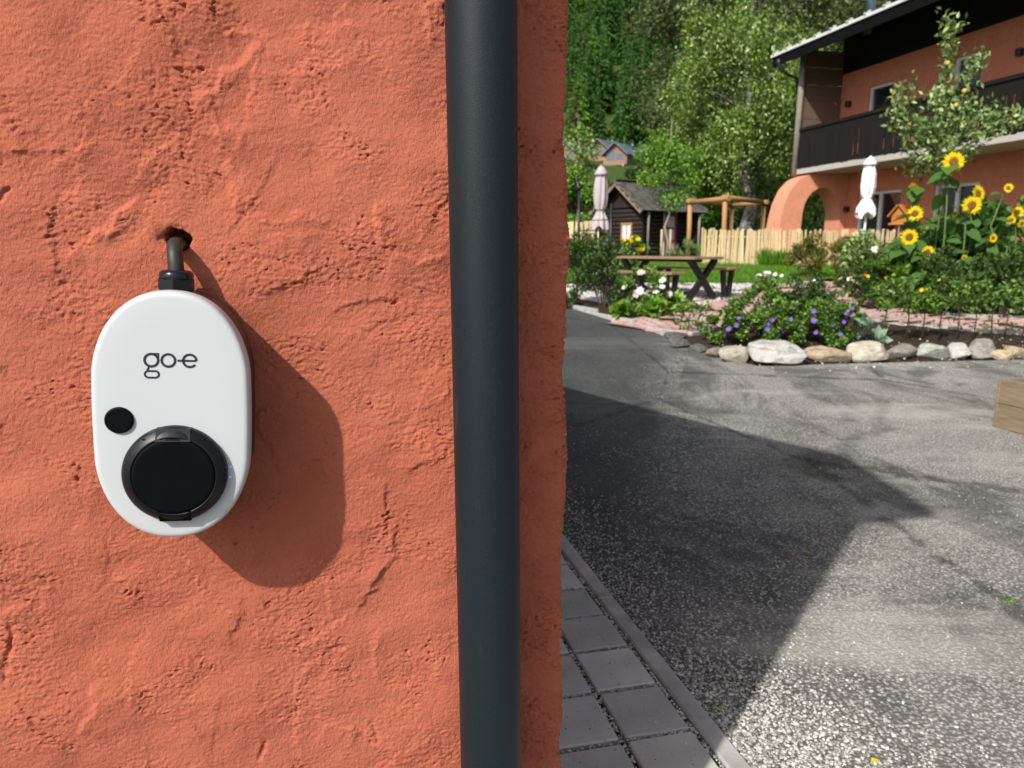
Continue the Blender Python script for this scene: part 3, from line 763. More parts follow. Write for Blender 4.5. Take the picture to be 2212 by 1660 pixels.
M['leaf_bright'] = leafmat('bright_leaf', [(0.048,0.123,0.010),(0.097,0.227,0.020),(0.172,0.344,0.035),(0.288,0.484,0.068)], .45, .17)
M['leaf_grey'] = leafmat('grey_green_leaf', [(0.061,0.113,0.026),(0.123,0.201,0.052),(0.245,0.352,0.110),(0.444,0.594,0.236)], .5, .17)
M['leaf_rust'] = leafmat('rusty_leaf', [(0.065,0.091,0.016),(0.117,0.143,0.021),(0.182,0.195,0.029),(0.234,0.130,0.035)], .5, .17)
M['leaf_far'] = leafmat('greyish_far_leaf', [(0.046,0.066,0.021),(0.088,0.123,0.040),(0.165,0.209,0.074)], .6, .25)  # plain grey-green leaf tone of the tall far trees
M['leaf_sunfl'] = leafmat('sunflower_leaf', [(.05,.13,.025),(.075,.17,.035),(.10,.21,.05)], .55, .3)
M['leaf_pale'] = leafmat('glaucous_leaf', [(.20,.32,.20),(.30,.42,.30)], .5, .25)
M['spruce'] = leafmat('spruce_needles', [(0.013,0.040,0.008),(0.037,0.107,0.016),(0.089,0.212,0.030)], .7, .12, .2)
M['larch_needles'] = leafmat('larch_needles', [(0.053,0.128,0.016),(0.105,0.225,0.027),(0.165,0.315,0.041)], .7, .2, .2)
M['dry_tree'] = leafmat('brownish_needles', [(.06,.06,.025),(.10,.09,.04),(.13,.11,.05)], .7, .12, .2)

def tiled(f_tri): return f_tri
def foliage(name, m, parent, P, D, N, L, W, fold=.25, kind='stuff'):
    V, F = leafV(P, D, N, L, W, fold); o = link(name, np_mesh(name, V, F), m, parent); return tag(o, kind=kind)

# ------------------------------------------------------------------ border stones
def rock(name, c, dims, rz, m, label, seed, group='natural stones edging the bed'):
    r = np.random.default_rng(seed); import bmesh
    bm = bmesh.new(); bmesh.ops.create_icosphere(bm, subdivisions=3, radius=1)
    planes = [r.normal(size=3) for _ in range(11)]
    for v in bm.verts:
        p = np.array(v.co); 
        p = np.sign(p)*np.abs(p)**.72
        for q in planes:
            n = q/np.linalg.norm(q); d = p.dot(n); lim = .62+.25*abs(n[0])
            if d > lim: p = p-n*(d-lim)*.88
        p = p*(1+.07*fbm(np.array([p[0]*1.7+seed]), np.array([p[1]*1.7+p[2]*1.3]), 3, seed%7)[0])
        v.co = Vector(p)
    xs = np.array([v.co[:] for v in bm.verts]); mn, mx = xs.min(0), xs.max(0)
    for v in bm.verts: v.co = Vector(((np.array(v.co)-(mn+mx)/2)/(mx-mn))*np.array(dims))
    me = bpy.data.meshes.new(name); bm.to_mesh(me); bm.free()
    for pl in me.polygons: pl.use_smooth = False
    o = link(name, me, m, None, c, (r.uniform(-.1,.1), r.uniform(-.1,.1), rz)); return tag(o, label, 'stone', group)
def rock_mat(name, a, b, c3):
    m = mat(name, a, .85, spec=.25); t = NT(m); o = t.map()
    n = t.noise(o, 5, 7, .65, .8); k = t.noise(t.map((2,2,9), rot=(.3,.4,0)), 4, 6, .6, 1)
    c = t.ramp(n, [(.3, b), (.5, a), (.7, c3)]); t.color(t.mix(t.ramp(k, [(.5,0),(.62,.7)]), c, tuple(x*.45 for x in a)))
    t.bump(t.noise(o, 22, 6, .65), .7, .03); return m
RM = {'cream': rock_mat('cream_stone', (.48,.44,.36), (.34,.29,.22), (.60,.57,.50)), 'ochre': rock_mat('ochre_stone', (.44,.36,.25), (.36,.21,.09), (.55,.49,.38)),
      'grey': rock_mat('grey_stone', (.30,.29,.26), (.22,.20,.17), (.40,.39,.36)), 'brown': rock_mat('brown_stone', (.26,.23,.195), (.18,.155,.13), (.36,.33,.29)),
      'green': rock_mat('greenish_stone', (.40,.42,.37), (.27,.30,.25), (.54,.55,.49)), 'white': rock_mat('whitish_stone', (.50,.49,.46), (.36,.35,.32), (.62,.61,.58)),
      'dark': rock_mat('dark_slate_stone', (.12,.12,.11), (.07,.07,.065), (.19,.185,.17)), 'orange': rock_mat('orange_stone', (.46,.38,.25), (.44,.25,.09), (.52,.47,.38))}
stones = [(1462,729,46,18,'dark','flat dark slab stone at the path mouth'), (1474,745,44,22,'dark','dark wedge stone beside the flat slab at the path mouth'),
 (1513,756,40,20,'dark','small dark stone low between slab and cream stones'), (1549,766,38,24,'brown','small brown pointed stone left of the split cream block'),
 (1592,771,64,38,'cream','blocky cream stone left of the largest boulder'), (1688,769,128,50,'white','largest whitish streaked boulder in the border'),
 (1798,770,100,36,'ochre','long flat-topped ochre stone right of the largest boulder'), (1885,765,88,44,'cream','big slanting pale stone with sharp right shoulder'),
 (1960,764,62,34,'brown','rounded brown stone between pale and greenish stones'), (2027,764,68,34,'green','greenish lens-shaped stone left of the white block'),
 (2086,764,44,34,'white','small squarish white stone with dark face'), (2131,759,56,44,'grey','tall grey stone leaning beside the white block'),
 (2176,771,46,24,'orange','low orange-stained stone near the planter box'), (2207,764,50,26,'orange','yellowish flat stone cut by the picture edge')]
for i, (px, py, w, h, k, lab) in enumerate(stones):
    P = gnd(px, py+h*.46); W = px2m(w, P[1]); hh = px2m(h, P[1])
    rock('border_stone', (P[0], P[1]+.12, P[2]+hh*.47), (W*1.04, max(.2, W*.55), hh*1.12), random.uniform(-.15,.15), RM[k], lab, 11+i*3)
PP = []; RR = []
for _ in range(260):
    x = random.uniform(2.2, 6.6); y = edge_y(x)+random.uniform(-.35,.9); PP.append((x, y, g(y)+.012+.05*(y > edge_y(x)+.25))); RR.append(random.uniform(.004,.014)*(1.5 if random.random()<.1 else 1))
tag(pebbles('border_gravel', PP, RR, M['grit']), 'small pale pebbles on the soil around the border stones', 'pebbles')

# ------------------------------------------------------------------ planter box
bxp = np.array(gnd(2150, 925)); bx = empty('planter_box', (bxp[0], bxp[1], 0.006), radians(-76.5), 'raw pine planter box cut by the picture edge on the asphalt', 'planter')
def board(name, c, d, m, par, rz=0, b=.004, rx=0, ry=0): q = MB(); q.box((0,0,0), d, 0, b); return q.build(name, m, par, c, (rx,ry,rz))
for k in range(2): board('side_board', (.55,.012,.082+.166*k), (1.1,.024,.163), M['pine'], bx)
for k in range(2): board('side_board', (.55,.588,.082+.166*k), (1.1,.024,.163), M['pine'], bx)
for xx in (-.0125, 1.1125):
    for k in range(2): board('end_board', (xx,.3,.082+.166*k), (.024,.606,.163), M['pine'], bx)
for xx, yy in ((.03,.045),(1.07,.045),(.03,.555),(1.07,.555)): board('corner_post', (xx,yy,.16), (.04,.04,.30), M['pine'], bx)
q = MB(); q.add([(.0,.025,.26),(1.1,.025,.26),(1.1,.575,.26),(.0,.575,.26)], [(0,1,2,3)]); q.build('soil_fill', M['soil'], bx)

# ------------------------------------------------------------------ paling fence and plank fence
def fence(name, label, A, B, h, sp, w, m, cat='fence'):
    L = hypot(B[0]-A[0], B[1]-A[1]); root = empty(name, (A[0], A[1], g(A[1])), atan2(B[1]-A[1], B[0]-A[0]), label, cat)
    q = MB(); q.box((0,0,h/2),(w,.02,h), 0, .004); q.v = [(x*(1-.0*z), y, z) for x,y,z in q.v]; me = q.mesh('pale')
    dz = g(B[1])-g(A[1]); n = int(L/sp)
    for i in range(n):
        t = i/n; o = link('pale', me, m, root, (t*L+random.uniform(-.008,.008), random.uniform(-.012,.012), t*dz-.02), (random.uniform(-.04,.04), random.uniform(-.045,.045), random.uniform(-.3,.3)))
        o.scale = (random.uniform(.75,1.2), 1, random.uniform(.96,1.04))
    for z in (.22, h*.78):
        r = MB(); r.tube([(0,.03,z),(L,.03,z+dz)], .012, 6); r.build('rail', m, root)
    k = max(2, int(L/1.6))
    for i in range(k+1):
        r = MB(); r.tube([(L*i/k,.075,dz*i/k),(L*i/k,.075,dz*i/k+h*1.0)], .032, 8); r.build('post', m, root)
    return root
fA = at(1516, 560, 18.9); fB = at(1722, 560, 18.3); fC = at(1930, 560, 18.6)
fence('paling_fence', 'light split-chestnut paling fence across the back of the lawn', fA, fB, .92, .054, .050, M['paling'])
fence('paling_fence', 'stretch of split paling fence in front of the orange house behind shrubs', fB, fC, .90, .062, .050, M['paling'])
fD = at(1150, 520, 22); fE = at(1292, 520, 21.5)
fence('plank_fence', 'pale upright plank fence behind the black trellis', fD, fE, 1.1, .155, .14, M['paling'])
gp = at(1846, 560, 13.4)
q = empty('gate_post', (gp[0], gp[1], g(gp[1])), 0, 'bare peeled wooden post standing in front of the paling fence', 'post')
r = MB(); r.tube([(0,0,0),(.01,0,.5),(-.005,0,1.02)], [.062,.058,.055], 10); r.build('shaft', M['paling'], q)

# ------------------------------------------------------------------ picnic table and benches
tc = at(1500, 559, 11.1); e_ = np.array([.785,.62,0]); l_ = np.array([-.62,.785,0])
ctr = tc+.36*e_+.80*l_; gz = g(ctr[1])+.052; TZ = atan2(l_[1], l_[0])
tb = empty('picnic_table', (ctr[0], ctr[1], gz), TZ, 'brown plank-topped garden table on black crossed legs', 'table')
TH = tc[2]-gz+.02
for k in range(5): board('tabletop_plank', (0, -.288+.144*k, TH-.018), (1.60,.138,.036), M['oiled'], tb)
for sx_ in (-.68, .68):
    for s2 in (-1, 1):
        q = MB(); q.box((0,0,0),(.07 if s2 > 0 else .072,.085,sqrt(.62**2+(TH-.04)**2))); q.build('crossed_leg', M['black_metal'], tb, (sx_+.003*s2, 0, (TH-.036)/2), (s2*math.atan2(.62, TH-.04), 0, 0))
q = MB(); q.box((0,0,TH-.06),(1.3,.05,.04)); q.build('stretcher', M['black_metal'], tb)
for s2, lab in ((1, 'brown slatted bench at the near-left side of the table'), (-1, 'brown slatted bench behind the table next to the lawn')):
    off = .68; c = ctr+(-s2)*e_*off; bb = empty('garden_bench', (c[0], c[1], g(c[1])+.052), TZ, lab, 'bench', 'benches at the garden table')
    for k in range(2): board('seat_plank', (0, -.078+.156*k, .43), (1.56,.15,.036), M['oiled'], bb)
    for xx in (-.64, .64):
        for s3 in (-1, 1):
            q = MB(); q.box((0,0,0),(.06,.07,.425)); q.build('leg', M['black_metal'], bb, (xx, s3*.085, .206), (-s3*.16,0,0))
        q = MB(); q.box((xx,0,.398),(.058,.22,.03)); q.build('cross_bar', M['black_metal'], bb)

# ------------------------------------------------------------------ folded parasols
def parasol(px_top, py_top, py_bot, Y, m, label, width, py_ground, pole_m):
    T = at(px_top, py_top, Y); z0 = g(Y)+.05; root = empty('folded_parasol', (T[0], Y, z0), .4, label, 'parasol', 'folded parasols')
    top = T[2]-z0; bot = at(px_top, py_bot, Y)[2]-z0; Lc = top-bot; W = px2m(width, Y)/2
    q = MB(); q.tube([(0,0,0),(0,0,top-.05)], .024, 12); q.build('pole', pole_m, root)
    n = 48; V = []; lv = []
    prof = [(0,.02),(.005,.40),(.05,.66),(.10,.92),(.135,1.06),(.14,.70),(.18,.78),(.3,.92),(.5,.98),(.62,.86),(.69,.60),(.73,.64),(.8,.92),(.9,1.22),(1.0,1.30)]
    for i, (t, r) in enumerate(prof):
        for k in range(n):
            a = 2*pi*k/n; pl = 1+(.16 if t > .14 else .05)*sin(a*8+t*3)*min(1,t*5)+(.10*sin(a*3+2) if t > .7 else 0)
            z = top-Lc*t-(Lc*.06*sin(a*4+1) if t > .88 else 0)
            V.append((W*r*pl*cos(a), W*r*pl*sin(a), z))
    F = [(i*n+k, (i+1)*n+k, (i+1)*n+(k+1)%n, i*n+(k+1)%n) for i in range(len(prof)-1) for k in range(n)]
    q = MB(); q.add(V, F, True); q.build('canopy', m, root)
    q = MB(); q.tube([(0,0,top-Lc*.69-.012),(0,0,top-Lc*.69+.012)], W*.70, 24); q.build('tie_strap', m, root)
    q = MB(); q.lathe([(.001,top+.03),(.02,top+.02),(.022,top-.02)], 12); q.build('finial', m, root)
    q = MB(); q.lathe([(.30,0),(.30,.05),(.05,.08),(.03,.3)], 24); q.build('base', pole_m, root)
    return root
parasol(1299, 360, 497, 15.0, M['cloth_mauve'], 'closed mauve-grey parasol with black pole beside the black trellis', 28, 570, M['black_metal'])
parasol(1881, 340, 466, 14.6, M['cloth_white'], 'closed white parasol with white pole in front of the orange house', 27, 560, M['cloth_white'])

# ------------------------------------------------------------------ black trellis, bollard light, glass ball, birdhouse
tr0 = at(1249, 560, 13.6); tr1 = at(1318, 560, 13.2)
trl = empty('garden_trellis', (tr0[0], tr0[1], g(13.6)), atan2(tr1[1]-tr0[1], tr1[0]-tr0[0]), 'black metal trellis with crossbars standing in the rose bed', 'trellis')
LL = hypot(tr1[0]-tr0[0], tr1[1]-tr0[1]); hh = [at(1249, p, 13.6)[2]-g(13.6) for p in (408, 455, 477, 499, 522)]
for xx, h_ in ((0, hh[0]), (LL, hh[0]-.28)): q = MB(); q.tube([(xx,0,0),(xx,0,h_)], .026, 10); q.build('post', M['black_metal'], trl)
for z in hh[1:]: q = MB(); q.tube([(0,0,z),(LL,0,z)], .009, 8); q.build('crossbar', M['black_metal'], trl)
q = MB(); q.lathe([(.02,hh[0]-.02),(.07,hh[0]),(.075,hh[0]+.03),(.02,hh[0]+.05),(.001,hh[0]+.055)], 16); q.build('post_cap', M['black_metal'], trl)
bp = at(1824, 604, 13.9)
bo = empty('bollard_light', (bp[0], bp[1], g(13.9)+.04), 0, 'slim black bollard light at the edge of the lawn', 'bollard')
q = MB(); q.tube([(0,0,0),(0,0,.34)], .042, 16); q.build('shaft', M['black_metal'], bo)
q = MB(); q.tube([(0,0,.345),(0,0,.375)], .034, 16); q.build('light_band', M['glass'], bo)
q = MB(); q.lathe([(.042,.376),(.043,.405),(.03,.415),(.001,.416)], 16); q.build('cap', M['black_metal'], bo)
M['chrome'] = mat('mirror_glass_ball', (.8,.82,.84), .06, 1.0)
gb = at(1760, 609, 12.6)
bl = empty('garden_ball', (gb[0], gb[1], g(12.6)+.04), 0, 'shiny glass garden ball on a stick beside the path', 'ornament')
q = MB(); q.tube([(0,0,0),(0,0,gb[2]-g(12.6)-.07)], .009, 8); q.build('stick', M['stem'], bl)
q = MB(); R_ = .072; zc = gb[2]-g(12.6)-.04; q.lathe([(R_*sin(pi*k/16)+1e-4, zc-R_*cos(pi*k/16)) for k in range(17)], 24); q.build('ball', M['chrome'], bl)
BY = 12.2; bh = at(1950, 487, BY)
bd = empty('bird_house', (bh[0], BY, g(BY)), .64, 'orange-roofed wooden bird house on a weathered post', 'bird house')
hz_ = bh[2]-g(BY)
q = MB(); q.tube([(0,0,0),(.005,0,hz_*.5),(0,0,hz_+.01)], [.05,.046,.044], 8); q.build('post', M['grey_wood'], bd)
M['orange_wood'] = wood('orange_stained_wood', (.52,.21,.045), (.38,.14,.03), 'X', .6)
q = MB(); q.box((0,0,hz_+.02),(.34,.30,.025)); q.build('floor', M['orange_wood'], bd)
for s2 in (-1, 1):
    q = MB(); q.prism([(-.12,hz_+.033),(.12,hz_+.033),(.12,hz_+.15),(0,hz_+.30),(-.12,hz_+.15)], lambda a,b,d: (d,a,b), s2*.13-.009, s2*.13+.009); q.build('gable_end', M['orange_wood'], bd)
q = MB(); q.box((0,.111,hz_+.09),(.24,.016,.11)); q.build('back_board', M['orange_wood'], bd)
for s2 in (-1, 1):
    q = MB(); q.box((0,0,0),(.40,.235,.018)); q.build('roof_board', M['orange_wood'], bd, (0, s2*.088, hz_+.225), (-s2*.88,0,0))

# ------------------------------------------------------------------ orange house with balcony (x along the front towards the viewer, y into the house)
HQ = np.array([8.12, 21.9, 0.0]); HA = atan2(-cos(radians(13.6)), sin(radians(13.6)))
hax = np.array([cos(HA), sin(HA), 0]); hay = np.array([-sin(HA), cos(HA), 0])
def house_at(px, py, y=0.0):
    r = ray(px, py); c = np.array([0,0,H]); o = HQ+hay*y
    t = np.dot(o-c, hay)/np.dot(r, hay); P = c+r*t; return float(np.dot(P-HQ, hax)), float(P[2])
hs = empty('orange_house', HQ, HA, 'two-storey orange rendered house with dark wooden balcony and deep eaves', 'house')
BD = 1.26; Z0 = .35; ZS = 3.22; ZR = 4.47; ZW = house_at(1812, 166, BD)[1]; ZE = 6.36; XE = 13.0
SLAB = .14
# main wall with window openings
def wall_with_holes(name, x0, x1, z0, z1, y, th, holes, m, parent):
    xs = sorted(set([x0,x1]+[h[0] for h in holes]+[h[1] for h in holes])); zs = sorted(set([z0,z1]+[h[2] for h in holes]+[h[3] for h in holes]))
    q = MB()
    def hole(a, b, c, d): return any(h[0] <= a+1e-6 and h[1] >= b-1e-6 and h[2] <= c+1e-6 and h[3] >= d-1e-6 for h in holes)
    for a, b in zip(xs[:-1], xs[1:]):
        for c, d in zip(zs[:-1], zs[1:]):
            if not hole(a, b, c, d): q.add([(a,y,c),(b,y,c),(b,y,d),(a,y,d)], [(0,1,2,3)])
    for a, b, c, d in holes:
        q.add([(a,y,c),(b,y,c),(b,y,d),(a,y,d),(a,y+th,c),(b,y+th,c),(b,y+th,d),(a,y+th,d)], [(0,4,5,1),(1,5,6,2),(2,6,7,3),(3,7,4,0)])
    return q.build(name, m, parent)
def wrect(l, t, r, b, zb=None):
    x0, _ = house_at(l, (t+b)/2, BD); x1, _ = house_at(r, (t+b)/2, BD); zt = house_at(l, t, BD)[1]; z_b = house_at(l, b, BD)[1] if zb is None else zb
    return [x0, x1, z_b, zt]
w1 = wrect(1874, 190, 1925, 260, 3.9); w2 = wrect(2057, 128, 2119, 215, 3.45)
d1 = wrect(1850, 418, 1943, 500, .75); d3 = wrect(2012, 402, 2110, 500, .75)
upper = [w1, w2]; lower = [d1, d3]
wall_with_holes('upper_wall', .0, XE, ZS, ZW, BD, .14, upper, M['stucco_far'], hs)
wall_with_holes('ground_floor_wall', .0, XE, Z0, ZS, BD+.003, .14, lower, M['stucco_far'], hs)
q = MB(); q.box((-.003,BD+3.5,(Z0+ZE)/2),(.012,7,ZE-Z0)); q.build('end_wall', M['stucco_far'], hs)
def window(r, y, parent, tilt=False, mull=False):
    x0, x1, z0, z1 = r; w = .075; f = empty('window', (0,0,0)); f.parent = parent
    q = MB()
    for c, d in ((((x0+x1)/2, y, z1-w/2), (x1-x0, .07, w)), (((x0+x1)/2, y, z0+w/2), (x1-x0, .07, w)), ((x0+w/2, y, (z0+z1)/2), (w, .07, z1-z0-2*w-.004)), ((x1-w/2, y, (z0+z1)/2), (w, .07, z1-z0-2*w-.004))): q.box(c, d)
    q.build('frame', M['white_frame'], f)
    if mull: q = MB(); q.box(((x0+x1)/2, y-.004, (z0+z1)/2),(.09,.06,z1-z0-2*w-.004)); q.build('mullion', M['white_frame'], f)
    a = MB(); ix0, ix1, iz0, iz1 = x0+w, x1-w, z0+w, z1-w
    if tilt:
        for c, d in ((((ix0+ix1)/2, 0, iz1-.03-iz0), (ix1-ix0, .05, .06)), (((ix0+ix1)/2, 0, .03), (ix1-ix0, .05, .06)), ((ix0+.03, 0, (iz1-iz0)/2), (.06, .05, iz1-iz0-.124)), ((ix1-.03, 0, (iz1-iz0)/2), (.06, .05, iz1-iz0-.124))): a.box(c, d)
        a.build('tilted_sash', M['white_frame'], f, (0, y+.02, iz0), (-.16,0,0))
    p = MB(); p.add([(ix0,y+.03,iz0),(ix1,y+.03,iz0),(ix1,y+.03,iz1),(ix0,y+.03,iz1)], [(0,1,2,3)]); p.build('pane', M['glass'], f)
    return f
window(w1, BD+.10, hs, True); window(w2, BD+.10, hs, False); window(d1, BD+.10, hs, False, True); window(d3, BD+.10, hs, False, True)
for px, py in ((1833, 225), (2203, 113), (1829, 452)):
    x, z = house_at(px, py, BD-.06); q = MB(); q.box((x, BD-.07, z),(.12,.13,.15), 0, .01); q.box((x, BD-.004, z),(.08,.012,.1)); q.build('wall_lamp', M['black_metal'], hs)
# dark timber cladding above the render and under the roof
nb = 0; x = 0.0
cl = MB(); cl.box((.07,0,(7.0-ZW)/2),(.138,.022,7.0-ZW)); clm = cl.mesh('cladding_board')
while x < XE-.1:
    link('cladding_board', clm, M['dark_wood'], hs, (x, BD-.012+random.uniform(-.004,.004), ZW-.002)); x += .141
# balcony slab, balustrade of boards, rails
q = MB(); q.box((XE/2, BD/2-.03, ZS+SLAB/2),(XE, BD+.06-.004, SLAB)); q.build('balcony_slab', M['concrete_white'], hs)
bdm = MB(); bdm.box((0,0,0),(.136,.024,.82), 0, .003); bdme = bdm.mesh('balcony_board')
x = .08
while x < 10.6:
    link('balcony_board', bdme, M['dark_wood'], hs, (x, -.045+random.uniform(-.004,.004), ZS+SLAB+.395+random.uniform(-.006,.006)), (random.uniform(-.01,.01),0,0)); x += .142+(.032 if random.random() < .3 else .006)
for z, d, nm in ((ZR-.05, (XE,.16,.09), 'handrail'), (ZR-.22, (XE,.075,.26), 'rail_board'), (ZS+SLAB+.10, (XE,.05,.10), 'rail_board')):
    q = MB(); q.box((XE/2,-.0 if nm == 'handrail' else -.008,z), d, 0, .008); q.build(nm, M['dark_wood'], hs)
# end screen of the balcony and corner post
for k in range(7):
    q = MB(); q.box((.03, BD/2+.02, ZS+SLAB+.005+.46*k+.225),(.03,BD-.06,.452), 0, .006); q.build('screen_panel', M['brown_panel'], hs)
pb = house_at(1722, 380, -.02); pt_ = house_at(1746, 150, -.02)
q = MB(); q.tube([(.02,-.09,ZS-.05),(.05,-.075,4.8),(.07,-.06,ZE+.10)], .085, 8); q.build('corner_post', M['grey_wood'], hs)
# roof: slab sloping up from the eave, dark soffit, gutter with brackets, edge strip
EO = -.62; pitch = radians(21); rr = lambda y: (y-EO)*tan(pitch)
q = MB(); q.prism([(EO,ZE),(EO,ZE+.10),(7,ZE+.10+rr(7)),(7,ZE+rr(7))][::-1], lambda a,b,d: (d,a,b), -.50, XE); rfo = q.build('roof', M['dark_wood'], hs)
M['eave_black'] = plain('blackened_eave_board', (.005,.005,.006), .8, nscale=20, spec=.1)
M['edge_white'] = plain('white_roof_edge', (.70,.71,.70), .5, nscale=5, var=.1, bump=.1)
M['tin'] = plain('pale_weathered_sheet', (.50,.51,.50), .55, .2, nscale=5, var=.25, bump=.2, bd=.004)
q = MB(); q.prism([(EO-.03,ZE+.102),(EO-.03,ZE+.135),(7,ZE+.138+rr(7)),(7,ZE+.104+rr(7))][::-1], lambda a,b,d: (d,a,b), -.55, XE); q.build('roof_sheet', M['tin'], rfo)
q = MB(); q.box((XE/2-.26,EO-.02,ZE-.05),(XE+.52,.03,.26)); q.build('fascia', M['eave_black'], rfo)
q = MB(); q.box((XE/2-.28,EO-.055,ZE+.115),(XE+.56,.05,.075), 0, .006); q.build('edge_strip', M['edge_white'], rfo)
for k in range(16):
    q = MB(); q.box((-.40+.62*k, EO-.06, ZE+.17),(.06,.10,.04)); q.box((-.40+.62*k, EO+.02, ZE+.215),(.07,.06,.07)); q.build('snow_hook', M['tin'], rfo)
dx, dz_ = -.55, 0
q = MB(); q.tube([(-.18,EO-.06,ZE-.02),(-.18,EO-.05,ZE-.14),(-.16,EO+.06,ZE-.32),(-.12,EO+.30,ZE-.46),(-.10,EO+.50,ZE-.52),(-.10,EO+.56,ZE-.9)], .045, 10); q.build('gutter_downpipe', M['roof_metal'], rfo)
M['steel'] = plain('flue_steel', (.10,.13,.17), .35, .8, nscale=6)
fx = house_at(1881, 10, 1.2)[0]
q = MB(); q.tube([(fx,1.2,ZE+.4),(fx,1.2,ZE+2.4)], .13, 16); q.build('flue', M['steel'], rfo)
# arch buttress under the balcony end: thick arch standing out from the wall
O1 = BD+.0
def arch():
    outer = [(-1.02,Z0),(-.92,1.2),(-.80,2.0),(-.70,2.42),(-.52,2.80),(-.26,3.06),(.06,3.19),(.35,3.215),(BD,3.215)]
    inner = [(BD-.20,Z0),(BD-.20,2.05)]
    cx, rx, rz_ = .46, .60, .78
    for k in range(13):
        a = pi*k/12; inner.append((cx+rx*cos(a), 2.05+rz_*sin(a)))
    inner += [(-.18,1.2),(-.24,Z0)]
    # strip of quads between outer and inner outline, extruded along x
    def samp(P, n):
        d = [0]
        for i in range(1, len(P)): d.append(d[-1]+hypot(P[i][0]-P[i-1][0], P[i][1]-P[i-1][1]))
        out = []
        for k in range(n):
            s = d[-1]*k/(n-1); i = min(len(P)-2, max(0, np.searchsorted(d, s)-1)); t = (s-d[i])/max(d[i+1]-d[i],1e-9)
            out.append((P[i][0]+(P[i+1][0]-P[i][0])*t, P[i][1]+(P[i+1][1]-P[i][1])*t))
        return out
    out_full = outer+[(BD,Z0)]
    n = 60; A = samp(out_full, n); B = samp(inner[::-1], n)
    mb = MB(); v = []
    for x in (-.02, .62):
        v += [(x, a[0], a[1]) for a in A]+[(x, b[0], b[1]) for b in B]
    f = []
    for i in range(n-1):
        f.append((i, n+i, n+i+1, i+1)); o = 2*n; f.append((o+i, o+i+1, o+n+i+1, o+n+i))
        f.append((i, i+1, o+i+1, o+i)); f.append((n+i, o+n+i, o+n+i+1, n+i+1))
    mb.add(v, f); return mb.build('arch', M['stucco_arch'], hs)
arch()

# ------------------------------------------------------------------ log shed
SC = at(1392, 446, 30.0); SA = radians(38); gz = g(30)
sh = empty('log_shed', (SC[0], 30.0, gz), SA, 'small dark log shed with shingled gable roof and red-framed door', 'shed')
EH = SC[2]-gz; SL, SW = 3.3, 2.35; RH = .95       # x along the eave side to the right, y back along the gable
lg = MB(); lg.tube([(0,0,0),(SL,0,0)], .088, 10); lgm = lg.mesh('log'); lg2 = MB(); lg2.tube([(0,0,0),(SW,0,0)], .088, 10); lg2m = lg2.mesh('log')
k = 0; z = .1
while z < EH-.05:
    link('log', lg2m, M['dark_log'], sh, (0, 0, z), (0,0,pi/2)); link('log', lg2m, M['dark_log'], sh, (SL, 0, z), (0,0,pi/2))
    link('log', lgm, M['dark_log'], sh, (0, .25, z+.02)); link('log', lgm, M['dark_log'], sh, (0, SW, z+.02)); z += .165
x = 0.0
while x < SW-.05:
    hgt = RH*(1-abs(x+.07-SW/2)/(SW/2)); q = MB(); q.box((-.03, x+.07, EH+hgt/2-.02),(.03,.132,max(.05,hgt)), 0, .003); q.build('gable_board', M['grey_wood'] if 0 else M['dark_log'], sh); x += .14
ov = .27
q = MB(); sl_ = RH/(SW/2)
q.prism([(-ov,EH-ov*sl_),(SW/2,EH+RH),(SW+ov,EH-ov*sl_),(SW+ov,EH-ov*sl_+.05),(SW/2,EH+RH+.06),(-ov,EH-ov*sl_+.05)], lambda a,b,d: (d,a,b), -.45, SL+.35); rs = q.build('roof', M['dark_log'], sh)
q = MB()
for side in (0, 1):
    y = -ov-.02; n = 0
    while y < SW/2:
        zz = EH-ov*sl_+.06+(y+ov)*sl_; x = -.5-(n % 2)*.08
        while x < SL+.38:
            w = random.uniform(.13,.2); yy = y if side == 0 else SW-y
            q.box((x+w/2, yy+(.07 if side == 0 else -.07), zz+.07*sl_+.012+random.uniform(0,.008)), (w-.01,.21,.014), 0, 0, math.atan(sl_)*(1 if side == 0 else -1)*.93); x += w
        y += .14; n += 1
tag(q.build('shingles', M['shingle'], rs), kind='stuff')
for s2 in (-1, 1):
    q = MB(); L_ = hypot(SW/2+ov, (SW/2+ov)*sl_); q.box((0,0,0),(.04,L_,.16)); q.build('barge_board', M['pine'], sh, (-.47, SW/2-s2*(SW/2+ov)/2, EH+RH-(SW/2+ov)*sl_/2-.02), (s2*math.atan(sl_),0,0))
for xx in (.05, SL-.1): q = MB(); q.tube([(xx,-.2,0),(xx,-.2,EH-.2)], .05, 8); q.build('porch_post', M['grey_wood'], sh)
def shed_win():
    f = empty('window', (0,0,0)); f.parent = sh; yc, zc, w, h = .82, .95, .52, .62
    q = MB()
    for c, d in (((-.11,yc,zc+h/2),(.05,w+.08,.07)),((-.11,yc,zc-h/2),(.05,w+.08,.07)),((-.11,yc-w/2,zc),(.05,.07,h-.075)),((-.11,yc+w/2,zc),(.05,.07,h-.075)),((-.11,yc,zc),(.03,.04,h-.075))): q.box(c, d)
    q.build('frame', M['larch'], f); p = MB(); p.box((-.095,yc,zc),(.01,w,h)); p.build('pane', M['white_frame'], f)
shed_win()
dr = empty('door', (0,0,0)); dr.parent = sh
M['red'] = plain('red_paint', (.34,.02,.018), .5, nscale=12, var=.15)
dx0, dw, dh = 1.44, .68, 1.62
q = MB()
